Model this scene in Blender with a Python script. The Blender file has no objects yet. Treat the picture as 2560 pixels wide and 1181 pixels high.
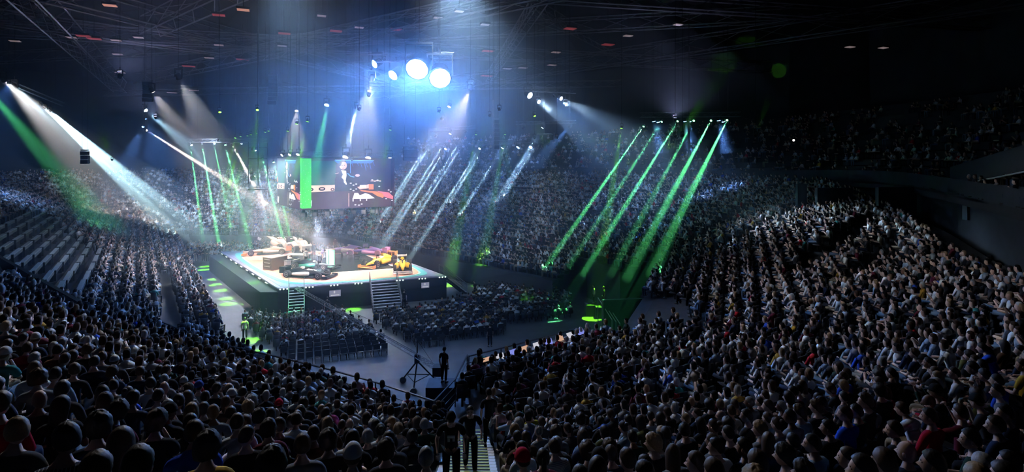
import bpy, bmesh, math, random
import numpy as np
from mathutils import Vector, Matrix, Euler

# ------------------------------------------------------------------ camera, world, exposure
SC = bpy.context.scene
C = SC.collection
F_PX, HOR, CAMZ = 1400.0, 400.0, 14.0
cam_data = bpy.data.cameras.new('camera')
cam = bpy.data.objects.new('camera', cam_data)
C.objects.link(cam)
SC.camera = cam
cam.location = (0, 0, CAMZ)
cam.rotation_euler = (math.pi / 2, 0, 0)
cam_data.sensor_width = 36.0
cam_data.lens = 36.0 * F_PX / 2560.0
cam_data.shift_y = -(590.5 - HOR) / 2560.0
cam_data.clip_end = 500

world = bpy.data.worlds.new('world')
SC.world = world
world.use_nodes = True
wn = world.node_tree
wn.nodes.clear()
wout = wn.nodes.new('ShaderNodeOutputWorld')
wbg = wn.nodes.new('ShaderNodeBackground')
wbg.inputs['Color'].default_value = (0.05, 0.10, 0.2, 1)
wbg.inputs['Strength'].default_value = 0.0
wn.links.new(wbg.outputs[0], wout.inputs['Surface'])
HAZE = 0.0

SC.view_settings.view_transform = 'Standard'
SC.view_settings.look = 'None'
SC.view_settings.gamma = 1.0
SC.view_settings.use_curve_mapping = False
SC.view_settings.exposure = 0.0
cy = SC.cycles
cy.max_bounces = 3
cy.diffuse_bounces = 1
cy.glossy_bounces = 1
cy.transmission_bounces = 2
cy.transparent_max_bounces = 4
cy.volume_bounces = 0
cy.use_light_tree = True
cy.use_denoising = True
cy.denoiser = 'OPENIMAGEDENOISE'
cy.caustics_reflective = False
cy.caustics_refractive = False
cy.sample_clamp_indirect = 4.0
cy.use_adaptive_sampling = True
cy.adaptive_threshold = 0.2

PI = math.pi
R = math.radians


def at(px, py, D):
    """the point seen at pixel (px, py) of the photograph, D metres ahead"""
    return Vector(((px - 1280.0) / F_PX * D, D, CAMZ - (py - HOR) / F_PX * D))


def at_z(px, py, z):
    D = (CAMZ - z) * F_PX / (py - HOR)
    return Vector(((px - 1280.0) / F_PX * D, D, z))


# ------------------------------------------------------------------ bowl geometry (metres)
P = np.array([(-2.8, 19.6), (-1.9, 23.9), (3.5, 28.7), (10, 45), (12, 51), (9, 58), (-23, 90), (-54, 94),
              (-58.5, 86), (-23.3, 33), (-12.5, 24.4)], float)
START = [0, 0, 1.2, 1.2, -2, -6, -6, -6, -6, -3, 0]        # first row of each edge (distance from P)
NE = len(P)
PN = np.roll(P, -1, axis=0)
EDIR = (PN - P) / np.linalg.norm(PN - P, axis=1)[:, None]
ENRM = np.stack([EDIR[:, 1], -EDIR[:, 0]], 1)
ELEN = np.linalg.norm(PN - P, axis=1)


def sd(xy):
    """signed distance of points (n,2) to the loop P, positive outside; also the nearest edge"""
    xy = np.atleast_2d(np.asarray(xy, float))
    d = np.full(len(xy), 1e9)
    e = np.zeros(len(xy), int)
    inside = np.zeros(len(xy), bool)
    for i in range(NE):
        a, b = P[i], PN[i]
        t = np.clip(((xy - a) @ EDIR[i]), 0, ELEN[i])
        q = np.linalg.norm(xy - (a + t[:, None] * EDIR[i]), axis=1)
        m = q < d
        d[m] = q[m]
        e[m] = i
        c = ((a[1] > xy[:, 1]) != (b[1] > xy[:, 1]))
        with np.errstate(divide='ignore', invalid='ignore'):
            xi = (b[0] - a[0]) * (xy[:, 1] - a[1]) / (b[1] - a[1] + 1e-12) + a[0]
        inside ^= c & (xy[:, 0] < xi)
    return np.where(inside, -d, d), e


CTRL = np.array([(-3, 3.7, 11.0), (-3.7, 5, 10.4), (-2.2, 7, 9.2), (-6, 15, 6.7), (-5, 20, 4.9), (-9, 11, 9.1), (-16, 18, 8.2),
                 (1.1, 13, 6.4), (6, 20, 5.6), (14.6, 20, 7.3), (24, 28, 8.0), (6.7, 8, 8.8), (8.2, 14, 7.2), (4.4, 28, 4.6),
                 (0, 0, 12.2), (31, 34, 10.0), (3, 5, 10.2), (36, 42, 10.6), (-12.5, 24.4, 4.7), (-2.8, 19.6, 4.4), (12, 33, 6.0),
                 (18, 40, 7.6), (-20, 26, 6.2), (10, 2, 11.2), (-28, 30, 7.0), (20, 48, 7.9), (-8, 2, 12.2), (20, 14, 9.6),
                 (-4.4, 5.1, 10.8), (-6.1, 6.8, 10.4), (-3.7, 5.5, 9.8), (-2.7, 6.2, 9.5), (-2.5, 8.5, 8.6), (-1.4, 8.9, 8.1), (-8.1, 13.1, 7.7), (-5.1, 15.4, 6.0), (0.4, 12.1, 7.3),
                 (1.2, 14.1, 6.6), (2.3, 11.3, 7.5), (2.8, 7.7, 8.8), (3.3, 5.5, 9.9), (5.7, 7.1, 9.6), (5.3, 9.4, 8.3), (7.9, 10, 8.9), (9.4, 13.1, 8.3)])
BASE_S, BASE_Z = 0.37, 4.4
KS = 6.5


def _basez(xy):
    return BASE_Z + BASE_S * sd(xy)[0]


_k = np.exp(-((CTRL[:, None, :2] - CTRL[None, :, :2]) ** 2).sum(2) / (2 * KS * KS))
_w = np.linalg.solve(_k + np.eye(len(CTRL)) * 0.12, CTRL[:, 2] - _basez(CTRL[:, :2]))


def H(xy):
    xy = np.atleast_2d(np.asarray(xy, float))
    k = np.exp(-((xy[:, None, :] - CTRL[None, :, :2]) ** 2).sum(2) / (2 * KS * KS))
    return np.maximum(_basez(xy) + k @ _w, 1.6)


def h1(x, y):
    return float(H([(x, y)])[0])


def hit(px, py, dz=0.0, d0=2.0):
    """ground point of the banks seen at a pixel (dz above the ground)"""
    D = np.arange(d0, 140, 0.05)
    xy = np.stack([(px - 1280) / F_PX * D, D], 1)
    g = H(xy) + dz - (CAMZ - (py - HOR) / F_PX * D)
    i = np.argmax(g > 0)
    return (float(xy[i, 0]), float(xy[i, 1])) if g[i] > 0 else None


def proj(x, y, z):
    return 1280 + F_PX * x / y, HOR + F_PX * (CAMZ - z) / y


# ------------------------------------------------------------------ materials
MATS = {}


def mat(name, col, rough=0.7, metal=0.0, emit=None, es=0.0, noise=0.0, nscale=8.0, spec=0.3, bump=0.0):
    if name in MATS:
        return MATS[name]
    m = bpy.data.materials.new(name)
    m.use_nodes = True
    nt = m.node_tree
    b = nt.nodes['Principled BSDF']
    b.inputs['Base Color'].default_value = (*col, 1)
    b.inputs['Roughness'].default_value = rough
    b.inputs['Metallic'].default_value = metal
    b.inputs['Specular IOR Level'].default_value = spec
    if emit:
        b.inputs['Emission Color'].default_value = (*emit, 1)
        b.inputs['Emission Strength'].default_value = es
    if noise > 0 or bump > 0:
        tc = nt.nodes.new('ShaderNodeTexCoord')
        nz = nt.nodes.new('ShaderNodeTexNoise')
        nz.inputs['Scale'].default_value = nscale
        nz.inputs['Detail'].default_value = 3
        nt.links.new(tc.outputs['Object'], nz.inputs['Vector'])
        if noise > 0:
            mx = nt.nodes.new('ShaderNodeMix')
            mx.data_type = 'RGBA'
            mx.inputs[6].default_value = (*[c * (1 - noise) for c in col], 1)
            mx.inputs[7].default_value = (*[min(1, c * (1 + noise)) for c in col], 1)
            nt.links.new(nz.outputs['Fac'], mx.inputs[0])
            nt.links.new(mx.outputs[2], b.inputs['Base Color'])
        if bump > 0:
            bp = nt.nodes.new('ShaderNodeBump')
            bp.inputs['Strength'].default_value = bump
            nt.links.new(nz.outputs['Fac'], bp.inputs['Height'])
            nt.links.new(bp.outputs[0], b.inputs['Normal'])
    MATS[name] = m
    return m


def cloth(name, col):
    return mat('cloth_' + name, col, 0.9, noise=0.15, nscale=14, spec=0.1)


def tint_mat(name):
    m = bpy.data.materials.new(name)
    m.use_nodes = True
    nt = m.node_tree
    b = nt.nodes['Principled BSDF']
    a = nt.nodes.new('ShaderNodeAttribute')
    a.attribute_name = 'tint'
    nt.links.new(a.outputs['Color'], b.inputs['Base Color'])
    b.inputs['Roughness'].default_value = 0.8
    b.inputs['Specular IOR Level'].default_value = 0.15
    return m


# ------------------------------------------------------------------ mesh building
class MB:
    def __init__(s):
        s.v, s.f, s.m = [], [], []

    def add(s, vs, fs, mi=0):
        o = len(s.v)
        s.v += [tuple(v) for v in vs]
        s.f += [tuple(i + o for i in f) for f in fs]
        s.m += [mi] * len(fs)

    def box(s, c, size, rz=0.0, mi=0, rot=None):
        hx, hy, hz = size[0] / 2, size[1] / 2, size[2] / 2
        M = rot if rot is not None else Matrix.Rotation(rz, 3, 'Z')
        vs = [Vector(c) + M @ Vector((x, y, z)) for z in (-hz, hz) for y in (-hy, hy) for x in (-hx, hx)]
        s.add(vs, [(0, 2, 3, 1), (4, 5, 7, 6), (0, 1, 5, 4), (2, 6, 7, 3), (0, 4, 6, 2), (1, 3, 7, 5)], mi)

    def tube(s, a, b, r1, r2=None, n=6, mi=0, cap=True):
        r2 = r1 if r2 is None else r2
        a, b = Vector(a), Vector(b)
        d = b - a
        if d.length < 1e-6:
            return
        q = d.to_track_quat('Z', 'Y')
        vs = []
        for p, r in ((a, r1), (b, r2)):
            for k in range(n):
                t = 2 * PI * k / n
                vs.append(p + q @ Vector((r * math.cos(t), r * math.sin(t), 0)))
        fs = [(k, (k + 1) % n, n + (k + 1) % n, n + k) for k in range(n)]
        if cap:
            fs += [tuple(range(n - 1, -1, -1)), tuple(range(n, 2 * n))]
        s.add(vs, fs, mi)

    def rings(s, rs, mi=0, cap=True):
        """rs: list of rings (lists of points, same length)"""
        n = len(rs[0])
        vs = [p for r in rs for p in r]
        fs = [(j * n + k, j * n + (k + 1) % n, (j + 1) * n + (k + 1) % n, (j + 1) * n + k) for j in range(len(rs) - 1) for k in range(n)]
        if cap:
            fs += [tuple(range(n - 1, -1, -1)), tuple(range((len(rs) - 1) * n, len(rs) * n))]
        s.add(vs, fs, mi)

    def lathe(s, prof, c=(0, 0, 0), n=16, mi=0, M=None):
        c = Vector(c)
        M = M or Matrix.Identity(3)
        s.rings([[c + M @ Vector((r * math.cos(2 * PI * k / n), r * math.sin(2 * PI * k / n), z)) for k in range(n)] for r, z in prof], mi)

    def ball(s, c, r, n=8, m=5, mi=0, M=None):
        rx, ry, rz = (r, r, r) if not hasattr(r, '__len__') else r
        c = Vector(c)
        M = M or Matrix.Identity(3)
        rs = []
        for j in range(1, m):
            ph = PI * j / m
            rs.append([c + M @ Vector((rx * math.sin(ph) * math.cos(2 * PI * k / n), ry * math.sin(ph) * math.sin(2 * PI * k / n), -rz * math.cos(ph))) for k in range(n)])
        s.rings(rs, mi)

    def poly(s, pts, z0, z1, mi=0):
        """prism over a plan polygon (ccw)"""
        n = len(pts)
        vs = [(p[0], p[1], z0) for p in pts] + [(p[0], p[1], z1) for p in pts]
        fs = [(k, (k + 1) % n, n + (k + 1) % n, n + k) for k in range(n)] + [tuple(range(n - 1, -1, -1)), tuple(range(n, 2 * n))]
        s.add(vs, fs, mi)

    def build(s, name, m, parent=None, smooth=False, loc=None):
        me = bpy.data.meshes.new(name)
        me.from_pydata(s.v, [], s.f)
        mm = m if isinstance(m, (list, tuple)) else [m]
        for x in mm:
            me.materials.append(x)
        if len(mm) > 1:
            me.polygons.foreach_set('material_index', s.m)
        if smooth:
            me.polygons.foreach_set('use_smooth', [True] * len(me.polygons))
        me.update()
        return place(name, me, parent, loc)


def place(name, me, parent=None, loc=None):
    o = bpy.data.objects.new(name, me)
    C.objects.link(o)
    if parent is not None:
        o.parent = parent
    if loc is not None:
        o.location = loc
    return o


def tag(o, label=None, cat=None, group=None, kind=None):
    for k, v in (('label', label), ('category', cat), ('group', group), ('kind', kind)):
        if v:
            o[k] = v
    return o


def thing(name, label, cat, loc=(0, 0, 0), rz=0.0, group=None):
    o = bpy.data.objects.new(name, None)
    C.objects.link(o)
    o.empty_display_size = 0.2
    o.location = loc
    o.rotation_euler = (0, 0, rz)
    return tag(o, label, cat, group)


def copy_tree(o, parent=None):
    c = o.copy()
    C.objects.link(c)
    c.parent = parent
    for ch in CHILDREN.get(o.name, ()) or [x for x in o.children]:
        copy_tree(ch, c)
    return c


CHILDREN = {}


def np_mesh(name, V, T, M, tint=None, smooth=False):
    """mesh from numpy verts and triangles"""
    me = bpy.data.meshes.new(name)
    me.vertices.add(len(V))
    me.vertices.foreach_set('co', np.asarray(V, np.float32).ravel())
    nt = len(T)
    me.loops.add(nt * 3)
    me.loops.foreach_set('vertex_index', np.asarray(T, np.int32).ravel())
    me.polygons.add(nt)
    me.polygons.foreach_set('loop_start', np.arange(0, nt * 3, 3, dtype=np.int32))
    if tint is not None:
        at_ = me.color_attributes.new('tint', 'BYTE_COLOR', 'POINT')
        at_.data.foreach_set('color', np.concatenate([tint, np.ones((len(tint), 1))], 1).astype(np.float32).ravel())
    me.materials.append(M)
    if smooth:
        me.polygons.foreach_set('use_smooth', np.ones(nt, bool))
    me.update(calc_edges=True)
    return me
# light levels
BIG = 15000.0
STAGEP = 26000.0
BEAM = 1.0
WASHR = 1.3
UPL = 3000.0
HZB = 1.0
MINSPOT = 2.6
NARROW = 42
VSAMP = 'EQUIANGULAR'
FARW = 48000.0
NEARW = 4300.0
# ------------------------------------------------------------------ lamps of the hall, plus added key, wash and uplight lamps
# every lamp: fixture with yoke, drum and glowing lens, and its real light
M_BLACK = mat('black_metal', (0.02, 0.02, 0.022), 0.5, 0.6)
M_TRUSS = mat('truss_metal', (0.2, 0.2, 0.23), 0.45, 0.7)
LENS = {}


def lens_mat(name, col, s):
    return mat('lens_' + name, (0.8, 0.8, 0.8), 0.3, emit=col, es=s)


WHITE, BLUE, CYAN, GREEN, WARM = (1, 0.97, 0.94), (0.15, 0.36, 1.0), (0.45, 0.80, 1.0), (0.12, 1.0, 0.28), (1, 0.80, 0.72)
HUE = {'ice': (0.50, 0.72, 1.0), 'cool': (0.85, 0.88, 1.0), 'white': WHITE, 'blue': BLUE, 'cyan': CYAN, 'green': GREEN, 'warm': WARM}
LIME = (0.22, 1.0, 0.02)
HUE['lime'] = LIME
LAMPN = [0]


def spotlight(parent, M3, loc, col, power, cone, blend=0.4, rad=0.12):
    l = bpy.data.lights.new('beam', 'SPOT')
    l.color = col
    l.energy = power
    l.spot_size = R(cone)
    l.spot_blend = blend
    l.shadow_soft_size = rad
    o = bpy.data.objects.new('beam', l)
    C.objects.link(o)
    o.parent = parent
    o.location = loc
    o.rotation_euler = M3.to_euler()
    return o


def fixture(pos, aim, hue, power, cone, size=0.22, glow=20.0, label=None, group=None, blend=0.4, halo=None):
    """a moving-head lamp hanging at pos, pointing at aim"""
    pos, aim = Vector(pos), Vector(aim)
    col = HUE[hue]
    t = thing('moving_head_lamp', label, 'stage light', pos, 0, group)
    d = (aim - pos).normalized()
    q = d.to_track_quat('-Z', 'Y')
    M3 = q.to_matrix()
    s = size
    b = MB()
    k = min(s, 0.3)
    b.box((0, 0, s * 1.5 + k), (s * 2.4, k * 0.8, k * 0.5))
    b.box((s * 1.15, 0, s * 0.7 + k * 0.5), (k * 0.3, k * 0.5, s * 1.6 + k))
    b.box((-s * 1.15, 0, s * 0.7 + k * 0.5), (k * 0.3, k * 0.5, s * 1.6 + k))
    b.tube((0, 0, s * 1.5 + k), (0, 0, s * 1.5 + k * 2.4), k * 0.2)
    b.build('yoke', M_BLACK, t)
    b = MB()
    b.tube((0, 0, s * 1.5 + k), (0, 0, 31.0 - pos.z), 0.014, n=4)
    b.build('hanging_cable', M_BLACK, t)
    b = MB()
    b.lathe([(s * 0.6, s * 1.2), (s * 0.85, s * 0.9), (s * 0.9, -s * 0.3), (s * 1.05, -s * 0.6), (s * 1.05, -s * 0.85)], n=12, M=M3)
    b.build('lamp_head', M_BLACK, t, True)
    b = MB()
    b.lathe([(s * 0.05, -s * 1.02), (s * 0.5, -s * 0.99), (s * 0.92, -s * 0.87), (s * 0.95, -s * 0.8)], n=12, M=M3)
    b.build('lens', lens_mat('%s_%d' % (hue, int(glow)), col, glow), t, True)
    spotlight(t, M3, d * (s * 1.15), col, power, cone, blend, s * 0.5)
    return t


def truss(a, b, label, w=0.4, name='lighting_truss', hang=None, group=None):
    a, b = Vector(a), Vector(b)
    L = (b - a).length
    t = thing(name, label, 'truss', a, 0, group)
    x = (b - a).normalized()
    up = Vector((0, 0, 1)) if abs(x.z) < 0.9 else Vector((0, 1, 0))
    y = x.cross(up).normalized() * (w / 2)
    z = x.cross(y).normalized() * (w / 2)
    m = MB()
    cs = [y + z, y - z, -y - z, -y + z]
    for c in cs:
        m.tube(c, c + x * L, 0.03 if w < 1 else 0.085, n=4)
    n = max(2, int(L / (w * (1.6 if w < 1 else 2.6))))
    for i in range(n):
        s0, s1 = x * (L * i / n), x * (L * (i + 1) / n)
        for j in range(4):
            c0, c1 = cs[j], cs[(j + 1) % 4]
            m.tube(c0 + s0, c1 + s1, 0.014 if w < 1 else 0.05, n=3, cap=False)
    m.build('lattice', M_TRUSS, t)
    if hang:
        m = MB()
        for f in (0.12, 0.88):
            p = x * (L * f)
            m.tube(p, p + Vector((0, 0, hang - (a + p).z)), 0.02, n=4)
            m.build('hanging_cable', M_BLACK, t)
            m = MB()
    return t


def floor_pt(px, py):
    return at_z(px, py, 0.05)


HUE['mauve'] = (0.52, 0.50, 0.85)
# ---- the big wash lamps on the main rig (they give the halo)
RIG = []


BEAMS = []


def haze_beam(pos, tgt, cone, r0, extra):
    """the denser haze a lamp's shaft of light shows in; lit only by that lamp"""
    pos, tgt = Vector(pos), Vector(tgt)
    d = (tgt - pos).normalized()
    L = (tgt - pos).length + extra
    t_ = math.tan(R(cone / 2)) * 1.05
    r0 = max(r0, 0.05)
    q = d.to_track_quat('Z', 'Y').to_matrix()
    b = MB()
    n = 14
    s0 = 0.35
    b.rings([[q @ Vector(((r0 + t_ * s) * math.cos(2 * PI * k / n), (r0 + t_ * s) * math.sin(2 * PI * k / n), s)) for k in range(n)] for s in (s0, L * 0.5, L)])
    dens = 0.07 * HZB if cone < 7 else 0.02 * HZB
    key = 'haze_%.3f' % dens
    if key not in MATS:
        m_ = bpy.data.materials.new('haze')
        m_.use_nodes = True
        m_.cycles.volume_sampling = VSAMP
        nt = m_.node_tree
        nt.nodes.clear()
        o1, v1 = nt.nodes.new('ShaderNodeOutputMaterial'), nt.nodes.new('ShaderNodeVolumeScatter')
        v1.inputs['Color'].default_value = (0.8, 0.9, 1.0, 1)
        v1.inputs['Density'].default_value = dens
        nt.links.new(v1.outputs[0], o1.inputs['Volume'])
        MATS[key] = m_
    o = b.build('haze', MATS[key], None, True, loc=pos)  # added haze cone that gives the beam its visible shape
    tag(o, 'shaft of smoky haze under a stage lamp', 'haze', kind='stuff')


def lamp(px, py, D, tgt, hue, power, cone, size, glow, where, blend=0.4, shaft=None, extra=0.0):
    pos = at(px, py, D)
    if shaft:
        power = shaft * (NARROW if cone < 7 else 1)
        haze_beam(pos, tgt, cone, size * 0.4, extra)
        cone = max(cone, MINSPOT)
    o = fixture(pos, tgt, hue, power, cone, size, glow, None, None, blend)
    RIG.append((o, pos, where, hue))
    return o


STAGE_C = Vector((-20.5, 62, 2.3))
# big four
lamp(1048, 162, 44, (-10, 20, 4), 'blue', BIG, 125, 0.92, 60, 'largest glowing lamp high above the hall, left one of the brightest pair', 1.0)
lamp(1100, 187, 44, (-2, 18, 5), 'blue', BIG, 125, 0.86, 60, 'glowing lamp high above the hall, right one of the brightest pair', 1.0)
lamp(990, 183, 50, (-26, 30, 4), 'blue', BIG * 0.8, 90, 0.5, 60, 'bright lamp just left of the brightest pair, below the small round one', 0.8)
lamp(943, 157, 52, (-40, 26, 3), 'blue', BIG * 0.6, 70, 0.4, 60, 'round bright lamp highest on the rig, leftmost of the four brightest', 0.8)
# lamps on the rim over the screens, facing the near side
for i, (px, py, D, tx, ty) in enumerate([(707, 386, 62.6, -34, 52), (726, 385, 60.4, -30, 50), (746, 384, 58.2, -26, 48), (865, 388, 58.6, -20, 50), (921, 391, 60.0, -15, 50), (974, 394, 61.5, -10, 51)]):
    lamp(px, py, D, (tx, ty, 1.0), 'cool', STAGEP * 0.6, 80, 0.18 if i < 3 else 0.3, 30, ['on the rim above the corner of the video screens, leftmost', 'above the left screen, second of three small ones', 'above the left screen, last of three small ones', 'above the right screen, first of three large ones', 'above the right screen, middle of three large ones', 'at the right end above the right screen'][i], 0.6)
# stage key lamps added high up to light the deck, pointing away from the camera
for i, (x, y, tx, ty) in enumerate([(-36, 56, -29, 66), (-28, 47, -25, 60), (-12, 48, -18, 60), (-4, 54, -13, 62), (-8, 72, -17, 64), (-30, 78, -27, 68)]):
    o_ = fixture((x, y, 21), (tx, ty, 2.3), 'warm', STAGEP * 1.75, 42, 0.25, 8, None, None, 0.8)
    RIG.append((o_, Vector((x, y, 21)), 'added high up to light the stage, %s' % ['left front', 'over the near corner', 'right of the near corner', 'over the right corner', 'behind the right side', 'behind the left side'][i], 'warm'))
# cone down on the stage from beneath the screen
lamp(790, 531, 58, (-20.3, 60, 2.3), 'cool', 9000, 34, 0.14, 20, 'under the screens, throwing a pale cone on the stage', 0.8, 30000, 0)
# left side of the photograph
for i, (px, py, D, tx, ty, tz, hue, pw, cone, sz) in enumerate([
        (8, 198, 60, -58, 88, 5, 'white', 90000, 24, 0.3), (37, 216, 62, -50, 84, 2, 'cyan', 60000, 12, 0.28),
        (102, 262, 66, -48, 82, 2, 'cyan', 25000, 6, 0.16), (113, 269, 66, -46, 82, 2, 'cyan', 25000, 6, 0.16), (126, 277, 66, -44, 82, 2, 'cyan', 25000, 6, 0.16),
        (362, 274, 72, -22, 66, 2.3, 'cyan', 60000, 16, 0.26), (358, 316, 72, -46, 60, 3, 'blue', 12000, 30, 0.14), (365, 325, 72, -19, 66, 2.3, 'warm', 20000, 3.5, 0.14)]):
    lamp(px, py, D, (tx, ty, tz), hue, 0, cone, sz, 40, ['at the left edge of the hall, topmost', 'second of the lamps sloping down at the left edge', 'left side cluster of three, upper one', 'left side cluster of three, middle one', 'left side cluster of three, lower one', 'on the hanging tower left of the screens, top one', 'on the hanging tower left of the screens, middle one', 'on the hanging tower left of the screens, lowest one'][i], 0.8, pw * BEAM)
lamp(-60, 190, 56, (-46, 68, 2), 'green', 0, 12, 0.25, 20, 'beyond the left edge of the frame, throwing a wide green beam', 0.8, 90000 * BEAM)
# narrow beams of the left truss
for i, (px, py, ex, ey, hue, pw, cone) in enumerate([
        (476, 360, 510, 618, 'green', 40000, 1.6), (505, 360, 548, 616, 'green', 40000, 1.6), (535, 360, 585, 610, 'green', 12000, 1.6), (563, 361, 632, 640, 'green', 26000, 1.8),
        (478, 362, 560, 500, 'cyan', 14000, 9), (580, 361, 700, 580, 'warm', 16000, 4), (638, 375, 665, 560, 'cyan', 12000, 2.5), (656, 395, 718, 640, 'green', 26000, 1.6),
        (604, 358, 560, 640, 'cyan', 5000, 9), (684, 404, 735, 640, 'green', 18000, 1.6)]):
    lamp(px, py, 82, at_z(ex, ey, 0.6) if ey > 560 else at(ex, ey, 78), hue, 0, cone, 0.15, 30, '%s along the truss left of the screens' % ['first', 'third', 'fourth', 'fifth', 'second, beside the first,', 'sixth', 'eighth', 'ninth, lower one,', 'seventh', 'last'][i], 0.3, pw * BEAM)
# above the screens
lamp(818, 260, 56, at(770, 520, 52), 'green', 0, 11, 0.22, 30, 'on the high truss above the screens, throwing the green beam', 0.9, 110000 * BEAM, -2)
lamp(816, 259, 55.5, at(806, 520, 50), 'cyan', 0, 9, 0.2, 40, 'on the high truss above the screens, beside the green beam lamp', 0.9, 14000 * BEAM, -9)
lamp(891, 268, 62, at(858, 420, 76), 'cyan', 0, 5, 0.2, 30, 'on the high truss above the screens, right of the green beam', 0.6, 12000 * BEAM)
# right of the screens: a row of lamps throwing beams down to the left
ROWR = [(1060, 375), (1090, 340), (1115, 371), (1127, 333), (1150, 372), (1165, 330), (1200, 370), (1212, 367), (1258, 367), (1297, 366), (1328, 366), (1340, 363), (1310, 318), (1358, 316), (1425, 315), (1106, 295)]
for i, (px, py) in enumerate(ROWR):
    f_ = 0.75 + 0.05 * (i * 37 % 7)
    ex, ey = px - 190 * f_ - (60 if i in (12, 14) else 0), py + 300 * f_
    wide = i in (9, 10, 12, 14)
    lamp(px, py, 76 + (i % 3), at_z(ex, ey, 1.5), 'blue' if wide else 'cyan', 0, (12 if wide else 1.5 + 0.5 * (i % 3)), 0.26 if i > 7 else 0.18, 40,
         'right truss lamp %s' % ['lowest by the black speaker cluster', 'upper row first', 'lower row second', 'upper row second', 'lower row third', 'upper row third', 'lower row fourth, left of a close pair', 'lower row fifth, right of a close pair', 'lower row sixth, by the hanging cable', 'lower row bright one left of another bright one', 'lower row bright one right of another bright one', 'small one touching the second bright lamp', 'middle row above the bright pair', 'middle row beside the dark frame', 'far right end with white halo', 'alone high above the row'][i], 0.6, (32000 if wide else 20000) * BEAM * (0.35 if i == 15 else 1))
for i, (px, py, sz, hx, hy, cone) in enumerate([(1320, 236, 0.36, 1930, 600, 24), (1345, 253, 0.2, 1850, 650, 22), (1400, 245, 0.22, 2080, 590, 20), (1413, 260, 0.18, 1980, 560, 20)]):
    h_ = hit(hx, hy)
    lamp(px, py, 58, (h_[0], h_[1], h1(*h_)), 'ice', 0, cone, sz, 50, ['largest lamp right of centre, aimed at the right bank', 'small lamp just below the largest one right of centre', 'oval lamp at the right, upper of a pair', 'oval lamp at the right, lower of a pair'][i], 1.0, 30000 * WASHR, -24)
# far right group: pale lamps and narrow green beams
for i, (px, py) in enumerate([(1634, 300), (1645, 302), (1712, 300), (1724, 301), (1796, 298), (1808, 301)]):
    lamp(px, py, 62, at(px + 50, 560, 62), 'blue', 0, 26, 0.2, 40, 'far right truss, %s' % ['left pair, left lamp', 'left pair, right lamp', 'middle pair, left lamp', 'middle pair, right lamp', 'right pair, left lamp', 'right pair, right lamp'][i], 1.0, (16000 if i % 2 == 0 else 3000) * BEAM, -8)
for i, (px, py, ex, ey) in enumerate([(1610, 315, 1365, 668), (1655, 303, 1420, 670), (1695, 302, 1455, 690), (1735, 301, 1525, 690), (1778, 301, 1565, 700), (1818, 300, 1625, 690)]):
    h_ = hit(ex, ey, 0.8)
    lamp(px, py, 62, (h_[0], h_[1], h1(*h_) + 0.8), 'green', 0, 1.3, 0.12, 30, 'far right truss, green beam lamp %s' % ['leftmost', 'second from the left', 'third from the left', 'third from its right end', 'second from its right end', 'at its right end'][i], 0.3, 24000 * BEAM * (0.4 if i in (1, 3) else 1))
# wide wash lamps added to brighten the banks and tint the haze
for pos, tgt, hue, cone, pw, w in ((at(22, 207, 60), (-66, 66, 0), 'blue', 70, 30000, 'added for blue glow at the left edge of the hall'), (at(364, 296, 72), (-36, 66, 0), 'blue', 50, 26000, 'added on the hanging tower for blue glow'),
                                   (at(1385, 240, 58), (22, 66, 2), 'blue', 75, 26000, 'added right of centre for blue glow'), ((-4, 36, 26.8), (-2, 80, 4), 'ice', 62, FARW, 'added out of view, brightening the far bank'),
                                   (at(545, 350, 80), (-62, 98, 6), 'ice', 80, FARW * 0.8, 'added on the left truss, brightening the far left bank'), (at(960, 150, 52), (-52, 56, 4), 'ice', 60, FARW * 0.4, 'added on the rig, brightening the left bank'),
                                   ((-7, 34, 27), (17, 22, 6), 'white', 70, NEARW * 2.4, 'added out of view, brightening the near right rows'), ((-12, 33, 27), (-8, 10, 9), 'white', 64, NEARW * 3.2, 'added out of view, brightening the near left rows'), ((-16, 36, 27.5), (-10, 46, 0), 'ice', 70, NEARW * 1.6, 'added out of view, brightening the floor seats')):
    o = fixture(pos, tgt, hue, pw, cone, 0.13, 12, None, None, 1.0)
    RIG.append((o, Vector(pos), w, hue))
# lamps throwing lime discs on the arena floor
for i, (px, py) in enumerate([(513, 667), (510, 675), (520, 688), (535, 699), (540, 712), (553, 727), (567, 747), (572, 761), (622, 759), (884, 775), (620, 853), (640, 885), (480, 603), (1120, 714), (1480, 797), (1195, 714)]):
    g = at_z(px, py, 0.0)
    pos = g + Vector((3.0, 2.0, 17))
    r = 0.75 if i < 10 else 0.9
    lamp_o = fixture(pos, g, 'lime', 170000, 2 * math.degrees(math.atan(r / 17.4)), 0.12, 6, None, None, 0.1)
    RIG.append((lamp_o, pos, 'high over the floor, throwing lime disc %s' % ['farthest down the left lane', 'second down the left lane', 'third down the left lane', 'fourth down the left lane', 'fifth down the left lane', 'sixth down the left lane', 'seventh down the left lane', 'nearest in the left lane', 'by the stage corner', 'in front of the stage', 'left of the nearer floor seats', 'at the near left floor corner', 'at the far left floor corner', 'by the right stage corner', 'at the right floor end', 'behind the right floor seats'][i], 'lime'))
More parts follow.
